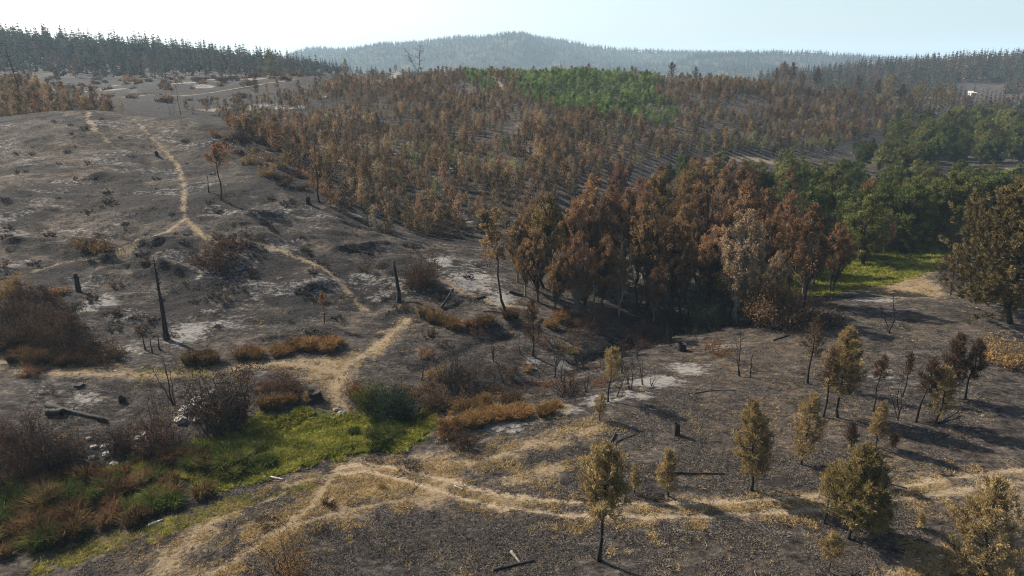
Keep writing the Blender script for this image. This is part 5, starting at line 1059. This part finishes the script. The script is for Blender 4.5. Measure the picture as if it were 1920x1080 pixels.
for k_, (a_, b_) in enumerate([(860, 715), (895, 722), (945, 712), (1012, 700), (1055, 720), (1085, 680), (1130, 690), (1165, 700), (1195, 675), (975, 665), (1180, 730), (1155, 745), (1045, 660), (925, 680), (790, 715), (1260, 655), (1100, 735), (1205, 720)]):
    obj("burnt_sapling", ct[k_ % 3], None, tuple(at_px(a_, b_)), label="thin bare burnt sapling stem along the creek", category="dead tree", group="bare burnt saplings along the creek").rotation_euler = (0, 0, k_ * 1.7)

# ------------------------------------------------------------------ reed and grass tussocks
tus_b = [gen_tussock(1.9, 1.5, 500 + k, M_REED, 260, .05) for k in range(4)]; tus_g = [gen_tussock(1.9, 1.3, 510 + k, M_REEDG, 260, .05) for k in range(3)]; tus_s = [gen_tussock(1.8, 1.2, 520 + k, M_BUSHO, 240, .05) for k in range(3)]
def tussocks(poly, n, variants, label, group, s0=.8, s1=1.4, seed=0):
    r = np.random.default_rng(seed); P_ = np.array(poly, float); out = []
    while len(out) < n:
        q = r.uniform(P_.min(0), P_.max(0))
        if inside(P_, np.array([q[0]]), np.array([q[1]]))[0]: out.append(at_px(*q))
    individuals("grass_tussock", label, "tussock", group, out, s0 + (s1 - s0) * r.random(n), variants)
tussocks([(-20, 1000), (60, 940), (130, 895), (200, 890), (290, 905), (395, 900), (390, 945), (290, 975), (200, 998), (60, 1035), (-20, 1050)], 80, tus_b + tus_g[:2], "rust-brown reed tussock in the bed at the lower left", "reed tussocks at the lower left", .5, 1.15, 1)
tussocks([(0, 900), (120, 890), (200, 900), (120, 950), (0, 1000)], 22, tus_b[:2] + tus_g, "dark mixed tussock under the left edge bushes", "tussocks under the left bushes", .8, 1.2, 2)
tussocks([(320, 860), (420, 850), (470, 880), (440, 900), (360, 900)], 20, tus_b[:2] + tus_g, "dark rush tussock in the middle of the green meadow", "rush tussocks in the meadow", .7, 1.1, 3)
tussocks([(410, 850), (500, 840), (510, 890), (430, 905)], 16, tus_g, "green rush tussock at the meadow's front", "green rushes in the meadow", .5, .9, 4)
tussocks([(430, 665), (520, 655), (660, 645), (665, 660), (540, 670), (440, 675)], 22, tus_s + tus_b[:1], "orange grass tussock in the row above the left path", "orange tussocks above the path", .7, 1.2, 5)
tussocks([(340, 680), (400, 672), (410, 682), (350, 692)], 8, tus_b, "brown tussock at the foot of the ashy slope", "tussocks below the tall snag", .7, 1.1, 6)
tussocks([(20, 680), (120, 690), (120, 680), (40, 668)], 10, tus_b, "brown tussock along the path at the left edge", "tussocks along the left path", .7, 1.1, 7)
tussocks([(790, 590), (870, 610), (960, 600), (990, 610), (900, 625), (800, 610)], 18, tus_b + tus_s[:1], "brown grass tussock below the pale ash slope", "tussocks below the ash slope", .6, 1.1, 8)
tussocks([(830, 800), (880, 785), (1000, 765), (1060, 760), (1060, 772), (960, 790), (860, 812)], 30, tus_s, "golden-brown tussock on the bank right of the meadow", "golden tussocks on the bank", .5, .95, 9)
tussocks([(480, 770), (580, 760), (600, 745), (500, 750)], 12, tus_s + tus_b[:1], "tan tussock along the meadow's upper edge", "tussocks at the meadow's upper edge", .5, .8, 10)
tussocks([(650, 800), (730, 780), (770, 830), (690, 850)], 12, tus_g, "green tussock in the meadow right of the crossing", "green tussocks right of the crossing", .4, .7, 11)
tussocks([(1020, 600), (1090, 590), (1100, 610), (1030, 620)], 8, tus_s, "tan grass tussock at the foot of the stand's left trees", "tan tussocks at the stand's foot", .7, 1.1, 12)

# ------------------------------------------------------------------ ground cover: meadow grass, dry grass, charred stubble, twigs
def tuft(n, h, w, seed, fol, bw):
    return gen_tussock(w, h, seed, fol, n, bw, .8)
r = np.random.default_rng(91)
def cover(nm, label, weight, n, box, variants, smin, smax, lim):
    x = r.uniform(box[0], box[1], n); u = r.random(n); y = 1 / (1 / box[2] + u * (1 / box[3] - 1 / box[2]))
    x = x * y / box[3]
    k = r.random(n) < weight(x, y); x, y = x[k][:lim], y[k][:lim]
    scatter_stuff(nm, label, np.column_stack([x, y, ground_z(x, y)]), smin + (smax - smin) * r.random(len(x)), variants, cat='ground cover')
gt = [tuft(16, .34, .5, 600 + k, M_GRASS, .035) for k in range(4)]; gs = [tuft(14, .26, .5, 610 + k, M_STRAW, .026) for k in range(4)]; gb = [tuft(9, .13, .4, 620 + k, M_STUB, .022) for k in range(4)]
cover("meadow_grass", "short green grass of the damp meadow along the creek", lambda x, y: sstep(-.4, .5, sample(green_sd, x, y) + (fbm(x / 2, y / 2, 3) - .5) * 4), 260000, (-105, 105, 34, 135), gt, .6, 1.5, 60000)
cover("moss_grass", "thin yellow-green grass between the reeds and the footpath", lambda x, y: .8 * sstep(-.2, .8, sample(moss_sd, x, y) + (fbm(x / 2, y / 2, 3) - .5) * 6), 120000, (-105, 105, 34, 110), gt[:1] + gs[:1], .4, .9, 12000)
cover("dry_grass", "straw-coloured dry grass along the tracks", lambda x, y: .4 * sstep(.0, 1.8, sample(dry_sd, x, y) + (fbm(x / 1.6, y / 1.6, 3) - .5) * 7) * (sample(foot_sd, x, y) < -.25) * (sample(rut, x, y) < -.16), 220000, (-105, 105, 34, 135), gs, .5, 1.2, 50000)
cover("burnt_stubble", "charred grass stubble over the burnt ground", lambda x, y: .8 * sstep(.42, .62, fbm(x / 1.8 + 3, y / 1.8, 3)) * (sample(green_sd, x, y) < -.3) * (sample(foot_sd, x, y) < -.2) * (sample(rut, x, y) < -.1) * (sample(ash, x, y) < .5), 420000, (-130, 130, 33, 170), gb, .6, 1.8, 150000)
cover("singed_straw", "thin singed straw scattered on the burnt slopes", lambda x, y: (.015 + .16 * sample(warm, x, y)) * sstep(.45, .62, fbm(x / 2.6, y / 2.6 + 9, 3)) * (sample(green_sd, x, y) < -.3) * (sample(ash, x, y) < .4), 300000, (-130, 130, 33, 175), gs, .35, .9, 70000)
def twig_mesh(seed):
    q = np.random.default_rng(seed); a = Acc(); p = bend([-.6, 0, .03], [.6, q.normal() * .2, .06 + .2 * q.random()], q, 4, 0, .12); a.tube(p, np.linspace(.03, .01, 4), 4, 0)
    for k in range(2): a.tube(bend(p[1 + k], p[1 + k] + np.array([.3, q.normal() * .3, .15 + .3 * q.random()]), q, 3), np.array([.014, .01, .004]), 3, 0)
    return a.build("twig", [M_CHAR if seed % 3 else M_PALE])
cover("charred_twigs", "charred twigs and sticks littering the burnt ground", lambda x, y: .5 * (sample(green_sd, x, y) < -.3) * (sample(foot_sd, x, y) < -.1), 6000, (-130, 130, 33, 150), [twig_mesh(k) for k in range(6)], .3, .9, 2600)

# the small pale farm building on the far right slope
M_WALL, _nt, _out = newmat("white_wall"); _d = _nt.nodes.new("ShaderNodeBsdfDiffuse"); _d.inputs[0].default_value = (.45, .43, .4, 1); _nt.links.new(_d.outputs[0], _out.inputs[0])
M_ROOF, _nt, _out = newmat("grey_roof"); _d = _nt.nodes.new("ShaderNodeBsdfDiffuse"); _d.inputs[0].default_value = (.4, .38, .36, 1); _nt.links.new(_d.outputs[0], _out.inputs[0])
fb = at_y(1822, 500); w, d, h = 3.6, 3.4, 2.4
def boxq(x0, x1, y0, y1, z0, z1):
    v = np.array([[x, y, z] for z in (z0, z1) for y in (y0, y1) for x in (x0, x1)], float); return v, np.array([[0, 2, 3, 1], [4, 5, 7, 6], [0, 1, 5, 4], [2, 6, 7, 3], [0, 4, 6, 2], [1, 3, 7, 5]])
e = obj("farm_building", None, None, tuple(fb), label="tiny white farm building on the far right slope", category="building")
v, q = boxq(-w / 2, w / 2, -d / 2, d / 2, -.5, h); obj("wall", mesh_from("wall", v, q, [M_WALL]), e)
v, q = boxq(-w / 2 - .3, w / 2 + .3, -d / 2 - .3, d / 2 + .3, h + .003, h + .2); v[4:, 2] += np.array([0, 0, 1.2, 1.2]); obj("roof", mesh_from("roof", v, q, [M_ROOF]), e)
v, q = boxq(-.5, .4, -d / 2 - .05, -d / 2 - .003, 0, 1.8); obj("door", mesh_from("door", v, q, [M_CHAR]), e)

# ------------------------------------------------------------------ haze
_xs = 12000
hv = np.array([[x, y, z] for z in (-12, 330) for y in (-3500, 9500) for x in (-9500, 9500)], float)
hq = np.array([[0, 2, 3, 1], [4, 5, 7, 6], [0, 1, 5, 4], [2, 6, 7, 3], [0, 4, 6, 2], [1, 3, 7, 5]])
M_HAZE, _nt, _out = newmat("haze_air"); _v = _nt.nodes.new("ShaderNodeVolumePrincipled")
_v.inputs['Color'].default_value = (.56, .79, 1, 1); _v.inputs['Density'].default_value = .00014; _v.inputs['Anisotropy'].default_value = .08
_nt.links.new(_v.outputs[0], _out.inputs['Volume'])
obj("haze", mesh_from("haze", hv, hq, [M_HAZE]), kind='stuff', label="pale blue haze in the air over the hills")
